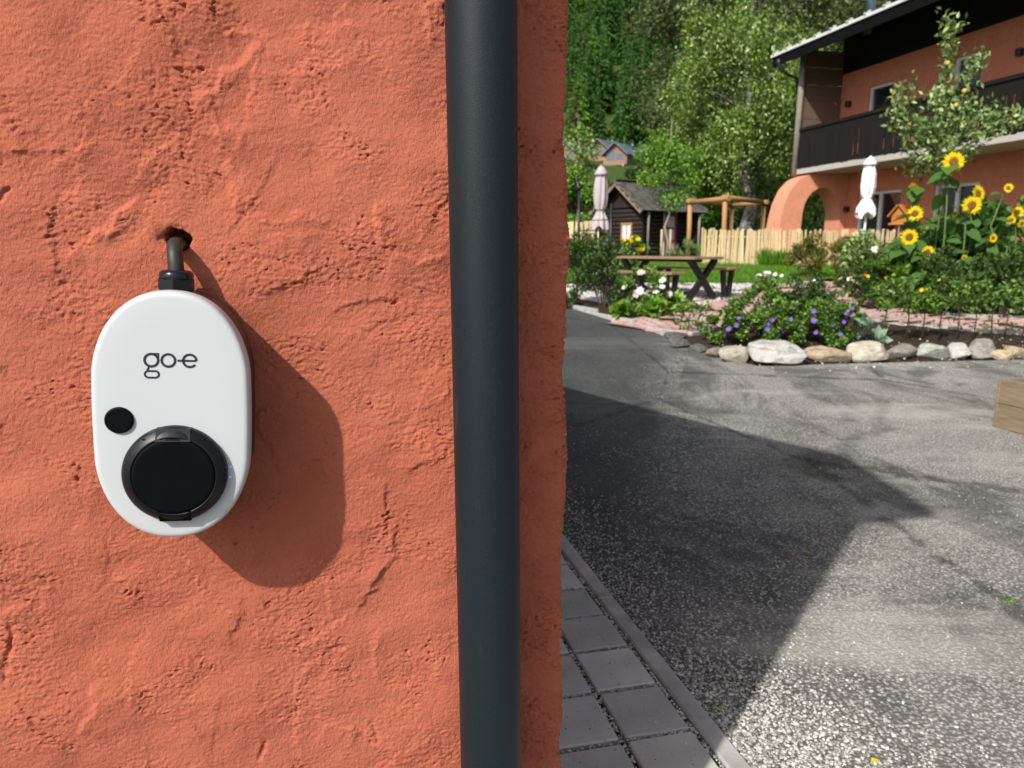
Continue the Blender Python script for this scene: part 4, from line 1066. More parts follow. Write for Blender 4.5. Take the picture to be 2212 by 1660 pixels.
for c, d in (((dx0+dw/2,.135,dh+.03),(dw+.02,.05,.09)),((dx0+.04,.135,dh/2),(.09,.05,dh-.02)),((dx0+dw-.04,.135,dh/2),(.09,.05,dh-.02)),((dx0+dw/2,.13,dh*.68),(dw-.17,.05,.07)),((dx0+dw/2,.13,dh*.36),(dw-.17,.05,.07)),((dx0+dw/2,.13,.06),(dw-.17,.05,.1))): q.box(c, d)
q.build('frame', M['red'], dr); q = MB(); q.box((dx0+dw/2,.15,dh/2),(dw-.1,.02,dh-.1)); q.build('pane', M['white_frame'], dr)
q = MB(); q.box((dx0-.06,.14,dh/2+.05),(.08,.04,dh+.2)); q.box((dx0+dw/2-.02,.141,dh+.13),(dw+.02,.04,.09)); q.build('architrave', M['white_frame'], dr)

# ------------------------------------------------------------------ pergola
pgp = [(1488,26.0),(1563,24.2),(1646,27.0),(1578,29.0)]; PZ = 2.72
pc = at(1563, 500, 24.2); pg = empty('pergola', (pc[0], pc[1], g(24.2)), 0, 'raw timber pergola frame beside the shed and birch', 'pergola')
PT = [at(a, 500, b)-pc for a, b in pgp]
for p in PT: q = MB(); q.tube([(p[0],p[1],-.02),(p[0]+.015,p[1],.9),(p[0],p[1],PZ-g(24.2)-.1)], [.085,.08,.078], 10); q.build('post', M['larch'], pg)
for a, b in ((0,1),(1,2),(3,2),(0,3)):
    A, B = PT[a], PT[b]; d = (B-A)/np.linalg.norm(B-A); zz = PZ-g(24.2)-.03+(.0 if a in (0,) and b == 1 else .05)
    q = MB(); q.tube([(A[0]-d[0]*.15, A[1]-d[1]*.15, zz),(B[0]+d[0]*.2, B[1]+d[1]*.2, zz+.01)], .08, 10); q.build('beam', M['larch'], pg)
sp_ = at(1610, 500, 23.5)

# ------------------------------------------------------------------ trees
def wander(a, b, n=6, j=.06):
    a, b = np.array(a, float), np.array(b, float); L = np.linalg.norm(b-a); out = []
    for k in range(n+1): t = k/n; out.append(a+(b-a)*t+(rng.normal(size=3)*j*L*sin(pi*t) if 0 < k < n else 0))
    return out
def crown_leaves(centres, radii, n_per, droop=0.0, strands=0):
    P = []
    for c, r in zip(centres, radii):
        n = int(n_per*rng.uniform(.75,1.25))
        if strands:
            m = max(3, n//strands); s0 = c+rng.normal(size=(m,3))*r*np.array([.5,.5,.38]); ln = droop*rng.uniform(.25,1.0,m)
            k = rng.integers(0, m, n); t = rng.uniform(0,1,n); p = s0[k].copy(); p[:,2] -= t*ln[k]; p += rng.normal(size=(n,3))*.055*(1+droop*.2)
        else:
            d = rng.normal(size=(n,3)); d /= np.linalg.norm(d,axis=1,keepdims=True); p = c+d*(r*rng.uniform(.35,1.0,n)[:,None]**.6)*np.array([1,1,.8])
        P.append(p)
    return np.concatenate(P)
def tree(name, label, base, height, cz, rad, nclus, n_per, ls, leafm, barkm, tr=.12, crad=.32, droop=0, strands=0, group=None, wide=.55, limbs=True, cat='tree', lean=(0,0)):
    base = np.array(base, float); root = empty(name, base, 0, label, cat, group)
    top = np.array([lean[0], lean[1], height*.93]); q = MB(); tp = wander((0,0,-.05), top, 9, .02)
    q.tube(tp, [tr*(1-.86*k/9)*(1.25 if k == 0 else 1) for k in range(10)], 12)
    C = []; R = []
    for k in range(nclus):
        d = rng.normal(size=3); d /= np.linalg.norm(d); u = rng.uniform(.25,1)**.5
        c = np.array([lean[0]*.7, lean[1]*.7, cz])+d*u*np.array(rad); C.append(c); R.append(crad*rng.uniform(.7,1.35))
    if limbs:
        for c in C[::2]:
            s = max(.18*height, min(c[2]-.25*np.hypot(c[0],c[1])-.2, height*.85)); i = s/height; a = np.array([lean[0]*i, lean[1]*i, s])
            r0 = tr*(1-.8*i)*.42; mid = (a+c)/2+np.array([0,0,.1*np.linalg.norm(c-a)])
            q.tube([a, (a+mid)/2+rng.normal(size=3)*.05, mid, c], [r0, r0*.75, r0*.5, r0*.2], 6, cap=False)
    q.build('trunk', barkm, root)
    P = crown_leaves(C, R, n_per, droop, strands); n = len(P)
    D = rdir(n, -.7 if strands else -.15); N = rdir(n, .8)
    foliage('crown', leafm, root, P, D, N, ls*rng.uniform(.7,1.3,n), ls*wide*rng.uniform(.8,1.2,n))
    return root
bb = at(1617, 500, 34.0)
tree('weeping_birch', 'big weeping birch with hanging twigs and white-and-black trunk behind the pergola', (bb[0], 34, g(34)), 12.3, 7.8, (3.6,3.0,3.5), 60, 520, .16, M['leaf_birch'], M['birch'], .33, .62, 2.3, 14, lean=(-.35,0))
b2 = at(1716, 500, 38.0)
tree('birch_tree', 'leafy birch rising close behind the house corner post', (b2[0], 38, g(38)), 9.0, 4.6, (1.9,1.9,3.5), 34, 400, .17, M['leaf_birch'], M['birch'], .2, .7, 1.3, 12)
b3 = at(1440, 547, 27.0)
tree('young_tree', 'young staked tree with pale thin trunk in front of the shed door', (b3[0], 27, g(27)), 5.1, 3.25, (.95,.95,1.5), 20, 260, .12, M['leaf_bright'], M['grey_wood'], .055, .42)
for k, (px, lab) in enumerate(((1428, 'pale round stake left of the young tree'), (1447, 'pale round stake right of the young tree'))):
    p = at(px, 547, 26.8); st_ = empty('tree_stake', (p[0], p[1], g(26.8)), 0, lab, 'stake', 'stakes of the young tree'); q = MB(); q.tube([(0,0,0),(0,0,.95)], .038, 8); q.build('pole', M['paling'], st_)
b4 = at(1246, 545, 24.0)
tree('slim_tree', 'slim light-green young tree at the stucco edge above the plank fence', (b4[0], 24, g(24)), 4.7, 3.3, (.6,.6,1.3), 10, 95, .11, M['leaf_birch'], M['grey_wood'], .045, .38)
for px, Y, hh_, lab, mm in ((1285, 40, 3.3, 'rounded green tree behind the closed mauve parasol', 'leaf_mid'), (1232, 33, 3.6, 'dense green tree between stucco edge and plank fence', 'leaf_bright'), (1555, 43, 9.0, 'dark leafy tree under the birch behind the shed roof', 'leaf_dark'), (1500, 38, 5.2, 'bright green tree hanging over the shed roof', 'leaf_bright'), (1665, 45, 9.5, 'dark tree between birch trunk and arch', 'leaf_dark'), (1760, 42, 6.0, 'dark green tree seen through the arch', 'leaf_dark'), (1420, 60, 5.0, 'dark tree standing before the hillside houses', 'leaf_dark')):
    p = at(px, 500, Y); tree('garden_tree', lab, (p[0], Y, g(Y)), hh_, hh_*.52, (hh_*.32,hh_*.32,hh_*.46), 26, 330, .20, M[mm], M['bark'], .14, hh_*.13, group='trees behind the garden')
for px, Y, hh_, lab in ((1790, 66, 31, 'tall grey-green tree rising above the house roof'), (1620, 72, 31, 'tall grey-green tree above the weeping birch'), (1905, 58, 26, 'grey-green tree behind the roof flue'), (1500, 80, 30, 'brownish-green tall tree above the left of the birch crown')):
    p = at(px, 500, Y); tree('tall_tree', lab, (p[0], Y, g(Y)), hh_, hh_*.58, (hh_*.2,hh_*.2,hh_*.40), 60, 260, .42, M['leaf_far'], M['bark'], .35, hh_*.075, group='tall trees behind the birch')
# clipped hedge behind the pergola
hA, hB = at(1500, 515, 37), at(1760, 515, 37)
hd = empty('clipped_hedge', ((hA[0]+hB[0])/2, 37, g(37)), 0, 'long clipped green hedge running behind pergola and birch', 'hedge')
n = 9000; Lh = hB[0]-hA[0]; P = np.stack([rng.uniform(-Lh/2,Lh/2,n), rng.choice([-1,1],n)*.35*rng.uniform(.7,1,n), rng.uniform(0,1.05,n)], 1); tp = rng.random(n) < .35; P[tp,2] = rng.uniform(1.0,1.1,tp.sum()); P[tp,1] = rng.uniform(-.35,.35,tp.sum())
foliage('foliage', M['leaf_bright'], hd, P, rdir(n), rdir(n,.6), .13, .08)
q = MB()
for x in np.arange(-Lh/2, Lh/2, .5): q.tube([(x,0,0),(x+.05,0,1.0)], .02, 6)
tag(q.build('stems', M['stem'], hd), kind='stuff')

# ------------------------------------------------------------------ hillside: spruces and hill houses
def conifer_mesh(h, r, n, seed):
    R = np.random.default_rng(seed); P = []; D = []; L = []
    nw = 20
    for w in range(nw):
        t = (w+R.uniform(-.3,.3))/nw; z = h*(.08+.9*t); rr_ = r*(1-t)**.85*R.uniform(.8,1.15)+.12
        nb_ = int(11-5*t)
        for b in range(nb_):
            a = 2*pi*(b/nb_)+R.uniform(-.3,.3)+w*.9; m = max(3, int(n/(nw*8)*(1.3-t)))
            for k in range(m):
                s = R.uniform(.15,1); P.append((rr_*s*cos(a)+R.normal(0,.08*r), rr_*s*sin(a)+R.normal(0,.08*r), z-rr_*.42*s+R.normal(0,.012*h))); D.append((cos(a)+R.normal(0,.5), sin(a)+R.normal(0,.5), -.75)); L.append(rr_*.42*R.uniform(.6,1.2)+.1*r)
    P = np.array(P); n_ = len(P); V, F = leafV(P, np.array(D), rdir(n_, 1.2), np.array(L), np.array(L)*.42, .15)
    return np_mesh('needles', V, F)
con = []
for k, (h_, r_, mm) in enumerate(((24,3.6,'spruce'),(27,3.3,'spruce'),(22,4.2,'larch_needles'),(25,3.2,'dry_tree'))):
    me = conifer_mesh(h_, r_, 1500, 50+k); me.materials.append(M[mm]); tk = MB(); tk.tube([(0,0,0),(0,0,h_*.5),(0,0,h_*.93)], [.35,.2,.05], 7); tm = tk.mesh('trunk'); tm.materials.append(M['bark']); con.append((me, tm, h_))
lab_c = ['dark green spruce standing in the hillside wood', 'narrow dark spruce standing in the hillside wood', 'light green conifer standing in the hillside wood', 'thin brownish conifer standing in the hillside wood']
nm_c = ['spruce_tree', 'spruce_tree', 'larch_tree', 'bare_conifer']
random.seed(5)
spots = []
for row in range(22):
    Y = 232+row*11+random.uniform(-3,3)
    x0, x1 = (1205-1106)/FPX*Y, (1720-1106)/FPX*Y
    n_in = int((x1-x0)/6.2)
    for i in range(n_in):
        X = x0+(x1-x0)*(i+random.uniform(.1,.9))/n_in
        px = 1106+FPX*X/(Y*cos(PITCH))
        if px > 1450 and random.random() < .6: continue
        spots.append((X, Y+random.uniform(-5,5)))
spots = spots[:285]
for X, Y in spots:
    k = random.choices((0,1,2,3), (5,4,3,1.2))[0]; me, tm, h_ = con[k]
    o = empty(nm_c[k], (X, Y, g(Y)-.3), random.uniform(0,6.28), lab_c[k], 'tree', 'conifers of the hillside wood'); s_ = random.uniform(.62,1.18); o.scale = (s_*random.uniform(.9,1.15),)*2+(s_,)
    link('needles', me, None, o); link('trunk', tm, None, o)
M['hill_wood'] = wood('orange_larch_cladding', (.36,.22,.13), (.26,.15,.09), 'Z', .7)
M['slate_roof'] = plain('blue_grey_metal_roof', (.16,.20,.25), .5, .2, nscale=2, var=.12, bump=.1)
M['grey_clad'] = wood('grey_cladding', (.27,.24,.21), (.19,.165,.145), 'Z', .8)
def hill_house(px, py, Y, w, d, h, rz, label):
    """gable faces the viewer; w gable width, d length back, py = pixel row of its foot"""
    p = at(px, py, Y); r = empty('hill_house', p, rz, label, 'house', 'wooden houses on the hillside')
    rh = w*.42; X = w/2
    q = MB(); q.prism([(-X,0),(X,0),(X,h),(0,h+rh),(-X,h)][::-1], lambda a,b,dd: (a,dd,b), 0, d); q.build('wall', M['grey_clad'], r)
    q = MB(); q.prism([(-X,h*.42),(X,h*.42),(X,h),(0,h+rh),(-X,h)][::-1], lambda a,b,dd: (a,dd,b), -.12, -.01); q.build('gable_cladding', M['hill_wood'], r)
    ov_ = .7
    q = MB()
    for s2 in (-1, 1):
        a = [(s2*(X+ov_), h-ov_*.84),(0,h+rh),(0,h+rh+.25),(s2*(X+ov_), h-ov_*.84+.25)]
        q.prism(a if s2 < 0 else a[::-1], lambda a_,b_,dd: (a_,dd,b_), -1.3, d+.6)
    rr_ = q.build('roof', M['slate_roof'], r)
    q = MB(); q.tube([(X*.4,d*.5,h+rh*.5),(X*.4,d*.5,h+rh+1.0)], .3, 8); q.build('chimney', M['steel'], rr_)
    for x0, x1, z0, z1 in ((-X*.8,-X*.1,h*.5,h+rh*.35),(X*.1,X*.7,h*.5,h*.98),(-X*.8,-X*.1,h*.05,h*.36),(X*.1,X*.75,h*.05,h*.36)):
        f = empty('window', (0,0,0)); f.parent = r
        q = MB(); q.box(((x0+x1)/2,-.16,(z0+z1)/2),(x1-x0,.06,z1-z0)); q.build('pane', M['pale_glass'], f)
        q = MB(); q.box(((x0+x1)/2,-.17,z1+.06),(x1-x0+.3,.1,.14)); q.box((x0-.06,-.17,(z0+z1)/2),(.12,.1,z1-z0)); q.box((x1+.06,-.17,(z0+z1)/2),(.12,.1,z1-z0)); q.build('frame', M['hill_wood'], f)
    q = MB(); q.box((0,-.7,h*.42),(w,1.3,.16)); q.box((0,-1.3,h*.42+.55),(w,.08,.9)); q.build('balcony', M['hill_wood'], r)
    for s2 in (-.85, .85): q = MB(); q.box((s2*X,-1.25,h*.2),(.25,.25,h*.42)); q.build('post', M['white_frame'], r)
    return r
M['pale_glass'] = mat('sky_reflecting_glass', (.10,.13,.17), .08, spec=.9)
hill_house(1330, 377, 190, 5.8, 15, 5.0, -.55, 'nearest hillside house with blue-grey roof and orange balcony gable')
hill_house(1293, 368, 206, 5.8, 12, 5.4, -.55, 'hillside house with orange gable just behind the nearest one')
hill_house(1222, 368, 215, 7.0, 12, 4.6, -.55, 'hillside house half hidden behind the slim tree at the stucco edge')
hill_house(1392, 372, 216, 6.0, 12, 4.6, -.55, 'hillside house half hidden by the birch foliage')
ords_ = ('third','fourth','sixth','seventh','second','fifth','eighth','first')
for i, (px, py, Y, hh_) in enumerate(((1275,372,170,2.4),(1310,390,120,2.6),(1370,384,150,2.4),(1415,378,168,4),(1260,395,110,2.6),(1345,400,105,2.6),(1440,372,190,8),(1240,380,150,2.2))):
    p = at(px, py, Y); tree('slope_bush', ords_[i]+' dark bush from the left on the slope below the hillside houses', (p[0], Y, g(Y)-.3), hh_, hh_*.5, (hh_*.55,hh_*.5,hh_*.45), 16, 160, .55, M['leaf_dark'], M['bark'], .2, hh_*.22, group='bushes below the hillside houses', cat='bush')

# ------------------------------------------------------------------ garden plants
def petals_mat(name, a, b): return leafmat(name, [a, b], .55, .25, .2)
M['yellow'] = petals_mat('yellow_petal', (.86,.62,.008), (.92,.74,.02)); M['purple'] = petals_mat('violet_petal', (.20,.10,.52), (.30,.17,.66)); M['pink'] = petals_mat('pale_pink_petal', (.72,.50,.46), (.82,.70,.66))
M['whiteb'] = petals_mat('white_petal', (.74,.72,.66), (.84,.82,.78)); M['magenta'] = petals_mat('magenta_petal', (.55,.08,.25), (.62,.16,.32)); M['redpet'] = petals_mat('red_petal', (.55,.07,.03), (.6,.12,.04))
M['disc'] = plain('sunflower_disc', (.22,.10,.015), .9, nscale=90, var=.6, bump=.8, bd=.01)
def blossoms(parent, m, P, r, per=7, name='blossom'):
    """each blossom a ring of petals"""
    P = np.asarray(P); n = len(P); a = np.tile(np.arange(per)*2*pi/per, n); C = np.repeat(P, per, 0); ax = np.repeat(np.array([-.35,-.75,.55])+rng.normal(size=(n,3))*.3, per, 0); ax /= np.linalg.norm(ax,axis=1,keepdims=True)
    u = np.cross(ax, [0,0,1.0]); u /= np.linalg.norm(u,axis=1,keepdims=True); v = np.cross(ax, u); D = u*np.cos(a)[:,None]+v*np.sin(a)[:,None]+ax*.25
    rr_ = np.repeat(r*rng.uniform(.8,1.2,n), per); V, F = leafV(C, D, ax, rr_, rr_*.8, .1, .55); return tag(link(name, np_mesh(name, V, F), m, parent), kind='stuff')
def bush(name, label, px, py, w, h, leafm, n=1500, ls=.06, wide=.55, clus=14, flowers=(), cat='shrub', group='garden plants', up=.2, spread=.26, stems=9, Y=None, skew=.5, flat=1.0):
    """px, py: foot on the ground; w, h in pixels at that distance"""
    P0 = gnd(px, py) if Y is None else np.array([at(px,py,Y)[0], Y, g(Y)]); Yd = P0[1]; W = px2m(w, Yd)/2; Hh = px2m(h, Yd)
    root = empty(name, (P0[0], P0[1], P0[2]+.03), 0, label, cat, group); C = []; R = []
    for k in range(clus):
        a = rng.uniform(0,2*pi); u = rng.uniform(0,1)**.5; z = rng.uniform(.12,1)**(.8); rr_ = W*(1-.55*max(0,z-skew))*u
        C.append(np.array([rr_*cos(a), rr_*sin(a)*flat, Hh*z*(1-.25*u*u)])); R.append(max(W,Hh*.5)*spread*rng.uniform(.7,1.3))
    q = MB()
    for c in C[:stems]: q.tube([(c[0]*.15,c[1]*.15,-.03),(c[0]*.5,c[1]*.5,c[2]*.55),tuple(c)], [.008,.006,.003], 5, cap=False)
    q.build('stems', M['stem'], root)
    P = crown_leaves(C, R, n/clus); P[:,2] = np.maximum(P[:,2], .01); m = len(P)
    out = P-np.array([0,0,Hh*.4]); D = out/np.linalg.norm(out,axis=1,keepdims=True)*.7+rng.normal(size=(m,3))*.55; D[:,2] += up-.2
    foliage('leaves', leafm, root, P, D, rdir(m,.9), ls*rng.uniform(.65,1.3,m), ls*wide*rng.uniform(.8,1.2,m))
    for fm, cnt, r, zlo in flowers:
        k = rng.integers(0, clus, cnt); F_ = np.array(C)[k]+rng.normal(size=(cnt,3))*np.array(R)[k][:,None]*.6; F_[:,1] -= np.abs(rng.normal(size=cnt))*W*.35; F_[:,2] = np.maximum(F_[:,2], Hh*zlo); blossoms(root, M[fm], F_, r)
    return root
# left bed
bush('dark_shrub', 'dark feathery shrub right beside the stucco edge', 1246, 664, 84, 165, M['leaf_dark'], 2200, .05, clus=24)
bush('dark_shrub', 'dark leafy shrub under the mauve parasol', 1304, 672, 96, 150, M['leaf_dark'], 2300, .05, clus=24)
bush('rose_bush', 'rose bush with white and pale pink blooms beside the table', 1392, 684, 96, 98, M['leaf_mid'], 1500, .055, flowers=(('whiteb', 9, .055, .5), ('pink', 5, .06, .45)))
bush('low_shrub', 'low olive shrub between dark shrubs and rose bush', 1346, 680, 60, 80, M['leaf_dark'], 1000, .06)
bush('tall_shrub', 'tall loose shrub at the foot of the black trellis', 1275, 642, 90, 110, M['leaf_dark'], 1500, .07, Y=12.9)
bush('tall_shrub', 'loose green shrub around the mauve parasol foot', 1345, 640, 90, 84, M['leaf_mid'], 1300, .07, Y=13.0)
for i, (px, py, w) in enumerate(((1352,694,60),(1412,690,62),(1465,678,64))):
    bush('broadleaf_plant', ('dark broad-leaved ground plant nearest the drive kerb', 'middle clump of broad-leaved ground plants by the path', 'right-hand clump of broad-leaved ground plants by the gravel')[i], px, py, w, 30, M['leaf_bright'], 170, .13, .75, 8, cat='plant', up=.5, stems=4)
bush('grass_tussock', 'olive grassy tussock at the kerb beside the stucco edge', 1228, 668, 40, 26, M['leaf_dark'], 500, .10, .12, 8, cat='plant', up=1.2)
# island bed behind the stones
bush('cranesbill', 'violet-flowered cranesbill at the left end of the stone border', 1568, 748, 110, 72, M['leaf_mid'], 3000, .036, .8, 18, (('purple', 10, .028, .4),), 'plant', skew=.3)
bush('cranesbill', 'violet-flowered cranesbill behind the largest boulder', 1668, 752, 130, 96, M['leaf_mid'], 4200, .036, .8, 22, (('purple', 16, .028, .35),), 'plant', skew=.3)
bush('cranesbill', 'violet-flowered cranesbill behind the ochre stone', 1780, 752, 130, 98, M['leaf_mid'], 4200, .036, .8, 22, (('purple', 14, .028, .35),), 'plant', skew=.3)
bush('leafy_shrub', 'tall light green shrub in the middle of the island bed', 1648, 735, 130, 134, M['leaf_mid'], 3200, .042, clus=26)
bush('leafy_shrub', 'loose dark green shrub in the island bed near the glass ball', 1735, 735, 135, 126, M['leaf_dark'], 3200, .042, clus=26)
bush('leafy_shrub', 'small sprawling shrub at the right end of the island bed', 1838, 742, 80, 80, M['leaf_mid'], 1000, .055)
bush('cabbage_plant', 'pale glaucous big-leaved plant above the slanting stone', 1876, 752, 52, 50, M['leaf_pale'] if 'leaf_pale' in M else M['leaf_grey'], 46, .12, .85, 6, cat='plant', up=.7, stems=4)
bush('white_flower', 'small white-flowered plant on the lawn edge beside the table', 1656, 618, 50, 26, M['leaf_mid'], 500, .05, flowers=(('whiteb', 14, .05, .7),), cat='plant')
# hedge saplings with bare stems
ords = 'first second third fourth fifth sixth seventh eighth ninth tenth eleventh twelfth thirteenth'.split()
sap = [(1468,722,62),(1487,724,66),(1506,727,72),(1912,742,128),(1955,742,132),(1990,740,126),(2026,742,136),(2066,740,128),(2102,740,124),(2142,740,128),(2168,740,122),(2205,742,130)]
for i, (px, py, h) in enumerate(sap):
    P0 = gnd(px, py); Yd = P0[1]; Hh = px2m(h, Yd); r = empty('hedge_sapling', (P0[0], P0[1], P0[2]+.02), 0, f'{ords[i]} bare-stemmed hedge sapling from the left behind the border stones', 'sapling', 'hedge saplings along the border')
    q = MB(); x1, x2 = random.uniform(-.03,.03), random.uniform(-.05,.05); q.tube([(0,0,-.03),(x1,0,Hh*.4),(x2,0,Hh*.95)], [.008,.007,.003], 6)
    for k in range(3): a = random.uniform(0,6.28); z = Hh*random.uniform(.3,.6); q.tube([(x1,0,z),(x1+.09*cos(a),.09*sin(a),z+.05)], [.004,.002], 4, cap=False)
    q.build('stem', M['stem'], r)
    n = 170 if h > 100 else 45; C = [np.array([x2+rng.normal(0,.05), rng.normal(0,.05), Hh*rng.uniform(.58,1.0)]) for _ in range(6)]; P = crown_leaves(C, [.085]*6, n/6); ex = np.stack([rng.normal(0,.06,14), rng.normal(0,.06,14), Hh*rng.uniform(.15,.55,14)], 1); P = np.concatenate([P, ex]); m = len(P)
    foliage('leaves', M['leaf_mid'], r, P, rdir(m), rdir(m,.8), .055*rng.uniform(.7,1.2,m), .034)
# back bed with sunflowers
back = [(1852,668,90,120,'leaf_mid',.06,'dark green shrub at the left end of the sunflower bed',(('redpet',3,.03,.4),('yellow',4,.035,.6))),
 (1905,676,90,110,'leaf_mid',.065,'green shrub with small yellow flowers below the bird house',(('yellow',6,.035,.55),)), (1965,690,96,130,'leaf_bright',.065,'bright leafy shrub under the lowest left sunflowers',(('yellow',3,.03,.5),)),
 (2030,692,90,140,'leaf_mid',.065,'dense shrub in the middle of the sunflower bed',()), (2095,694,96,120,'leaf_dark',.06,'dark shrub with magenta flowers behind the path',(('magenta',6,.04,.35),)),
 (2160,694,100,150,'leaf_mid',.065,'large leafy shrub at the right of the sunflower bed',()), (2225,694,90,170,'leaf_bright',.07,'bright shrub cut by the picture edge behind the path',())]
for k, (px, py, w, h, lm, ls, lab, fl) in enumerate(back):
    bush('bed_shrub', lab, px, py-(0,5,10,3,12,2,8)[k], w*1.15, h*(.85,1.1,.8,1.15,.75,1.1,.95)[k], M[('leaf_dark','leaf_mid','leaf_bright','leaf_dark','leaf_mid','leaf_dark','leaf_mid')[k]], (2600,1900,1500,2600,2400,2000,1600)[k], (.045,.07,.085,.05,.042,.07,.09)[k], (.5,.6,.7,.45,.6,.35,.6)[k], (14,12,11,16,20,12,10)[k], fl, skew=.6, spread=(.26,.30,.34,.26,.22,.32,.34)[k])
row2 = [(1870,655,100,160,'leaf_grey','grey-green climber around the white parasol pole',(('whiteb',6,.06,.5),)), (1945,655,110,150,'leaf_mid','dark tall shrub behind the bird house post',()), (2015,655,130,175,'leaf_sunfl','large-leaved green mass among the sunflower stems',()), (2100,655,130,200,'leaf_sunfl','tall bright green mass behind the sunflowers',()), (2190,655,140,215,'leaf_mid','tall leafy shrub right of the sunflowers under the orange wall',())]
for px, py, w, h, lm, lab, fl in row2: bush('tall_bed_shrub', lab, px, py, w, h, M[lm], 900 if lm == 'leaf_sunfl' else 2200, .17 if lm == 'leaf_sunfl' else .085, .85 if lm == 'leaf_sunfl' else .65, 22, fl, skew=.6)
bush('round_shrub', 'round rusty-green shrub in front of the paling fence', 1748, 604, 92, 88, M['leaf_rust'], 2600, .06, clus=26, skew=.45)
bush('upright_shrub', 'narrow upright shrub between round shrub and bollard light', 1808, 606, 34, 90, M['leaf_rust'], 1200, .06, clus=16, up=.8)
bush('climbing_plant', 'loose climber at the foot of the pergola post', 1552, 560, 40, 40, M['leaf_grey'], 500, .09, Y=20.0)
bush('lavender', 'grey-blue lavender strip at the foot of the paling fence', 1590, 574, 150, 14, M['leaf_grey'], 900, .07, .2, 30, cat='plant', up=1.0, flat=.25)
bush('pale_grasses', 'pale feathery grasses left of the fence end', 1478, 560, 60, 34, M['leaf_grey'], 500, .16, .1, 12, cat='plant', up=1.4, Y=21)
bush('window_flowers', 'yellow-green flowering plant below the shed window', 1366, 528, 54, 40, M['leaf_bright'], 700, .10, flowers=(('yellow', 12, .08, .3),), cat='plant', Y=28.2)
for px, lab in ((1652,'green ornamental grass tuft left in front of the paling fence'),(1690,'green ornamental grass tuft right in front of the paling fence')):
    P0 = gnd(px, 578); r = empty('grass_tuft', (P0[0], P0[1], P0[2]+.03), 0, lab, 'plant', 'grass tufts at the fence'); n = 320
    D = np.stack([rng.normal(0,.28,n), rng.normal(0,.28,n), np.ones(n)], 1); V, F = leafV(np.stack([rng.normal(0,.07,n), rng.normal(0,.07,n), np.zeros(n)],1), D, rdir(n), rng.uniform(.25,.5,n), .02, .1, .4); tag(link('blades', np_mesh('blades', V, F), M['grass'], r), kind='stuff')

# sunflowers: (px, py, head diameter px, distance, label, facing yaw, nod)
def heart_leaf():
    pts = [(0,0),(-.28,-.10),(-.46,.10),(-.47,.34),(-.34,.62),(-.15,.86),(0,1.05),(.15,.86),(.34,.62),(.47,.34),(.46,.10),(.28,-.10)]
    v = [(x, y, .10*abs(x)-.16*y*y) for x, y in pts]+[(0,.35,-.03),(0,.7,-.09)]
    f = [(0,1,2,12),(12,2,3),(12,3,4,13),(13,4,5),(13,5,6),(6,7,13),(7,8,13),(13,8,9,12),(12,9,10),(12,10,11,0)]
    q = MB(); q.add(v, f, True); return q.mesh('leaf')
HL = heart_leaf(); HL.materials.append(M['leaf_sunfl'])
def petal_mesh():
    P = []; D = []; N = []; L = []
    for ring_, n, l, z in ((0, 21, .68, 0), (1, 19, .60, .05)):
        for k in range(n): a = 2*pi*(k+.5*ring_)/n+rng.normal(0,.05); P.append((.36*cos(a), .36*sin(a), z)); D.append((cos(a), sin(a), .18+rng.normal(0,.12))); N.append((0,0,1)); L.append(l*rng.uniform(.85,1.12))
    V, F = leafV(np.array(P), np.array(D), np.array(N), np.array(L), .23, .12, .5); return np_mesh('petals', V, F)
PMs = [petal_mesh() for _ in range(3)]
for me in PMs: me.materials.append(M['yellow'])
dm = MB(); dm.lathe([(.40,.06),(.39,.09),(.33,.13),(.2,.13),(.08,.10),(.001,.09)], 24); DM = dm.mesh('disc'); DM.materials.append(M['disc'])
bm_ = MB(); bm_.lathe([(.001,-.16),(.12,-.15),(.35,-.05),(.47,.0)], 16); BM = bm_.mesh('calyx'); BM.materials.append(M['greenstem'])
sfl = [(2060,350,43,10.6,'tallest and largest sunflower at the top of the bed',-.25,.1), (1975,407,28,10.8,'side-turned drooping sunflower left of the tallest one',-1.1,.7), (2112,419,38,11.0,'sunflower half behind the big one right of the apple stem',.35,.0),
 (2099,444,40,10.5,'big full-face sunflower below the half-hidden one',-.2,.2), (2178,407,21,10.4,'small sunflower on a long curved stem near the picture edge',-.1,.0), (1977,462,34,10.5,'sunflower seen obliquely right of the bird house',-.75,.1),
 (1964,513,37,10.3,'large low sunflower at the left of the bed',-.15,.15), (2004,544,26,10.2,'small ragged sunflower low in the shrubs',-.2,.1), (2145,515,21,10.4,'small sunflower low at the right over heart-shaped leaves',.2,.1),
 (2083,557,14,10.2,'tiny orange-yellow sunflower lowest in the bed',.1,.2), (2198,459,26,10.6,'upper of the clustered sunflowers at the picture edge',-.2,.1), (2184,476,20,10.5,'left of the clustered sunflowers at the picture edge',-.4,.3), (2207,484,22,10.4,'lowest of the clustered sunflowers at the picture edge',.2,.3),
 (2063,462,16,11.1,'faded brownish sunflower deep among the leaves',.2,.5), (1836,517,20,12.0,'drooping sunflower seen from the side by the bare post',-1.4,.8), (2050,382,14,10.9,'small pale sunflower bud just below the tallest bloom',-.2,.3)]
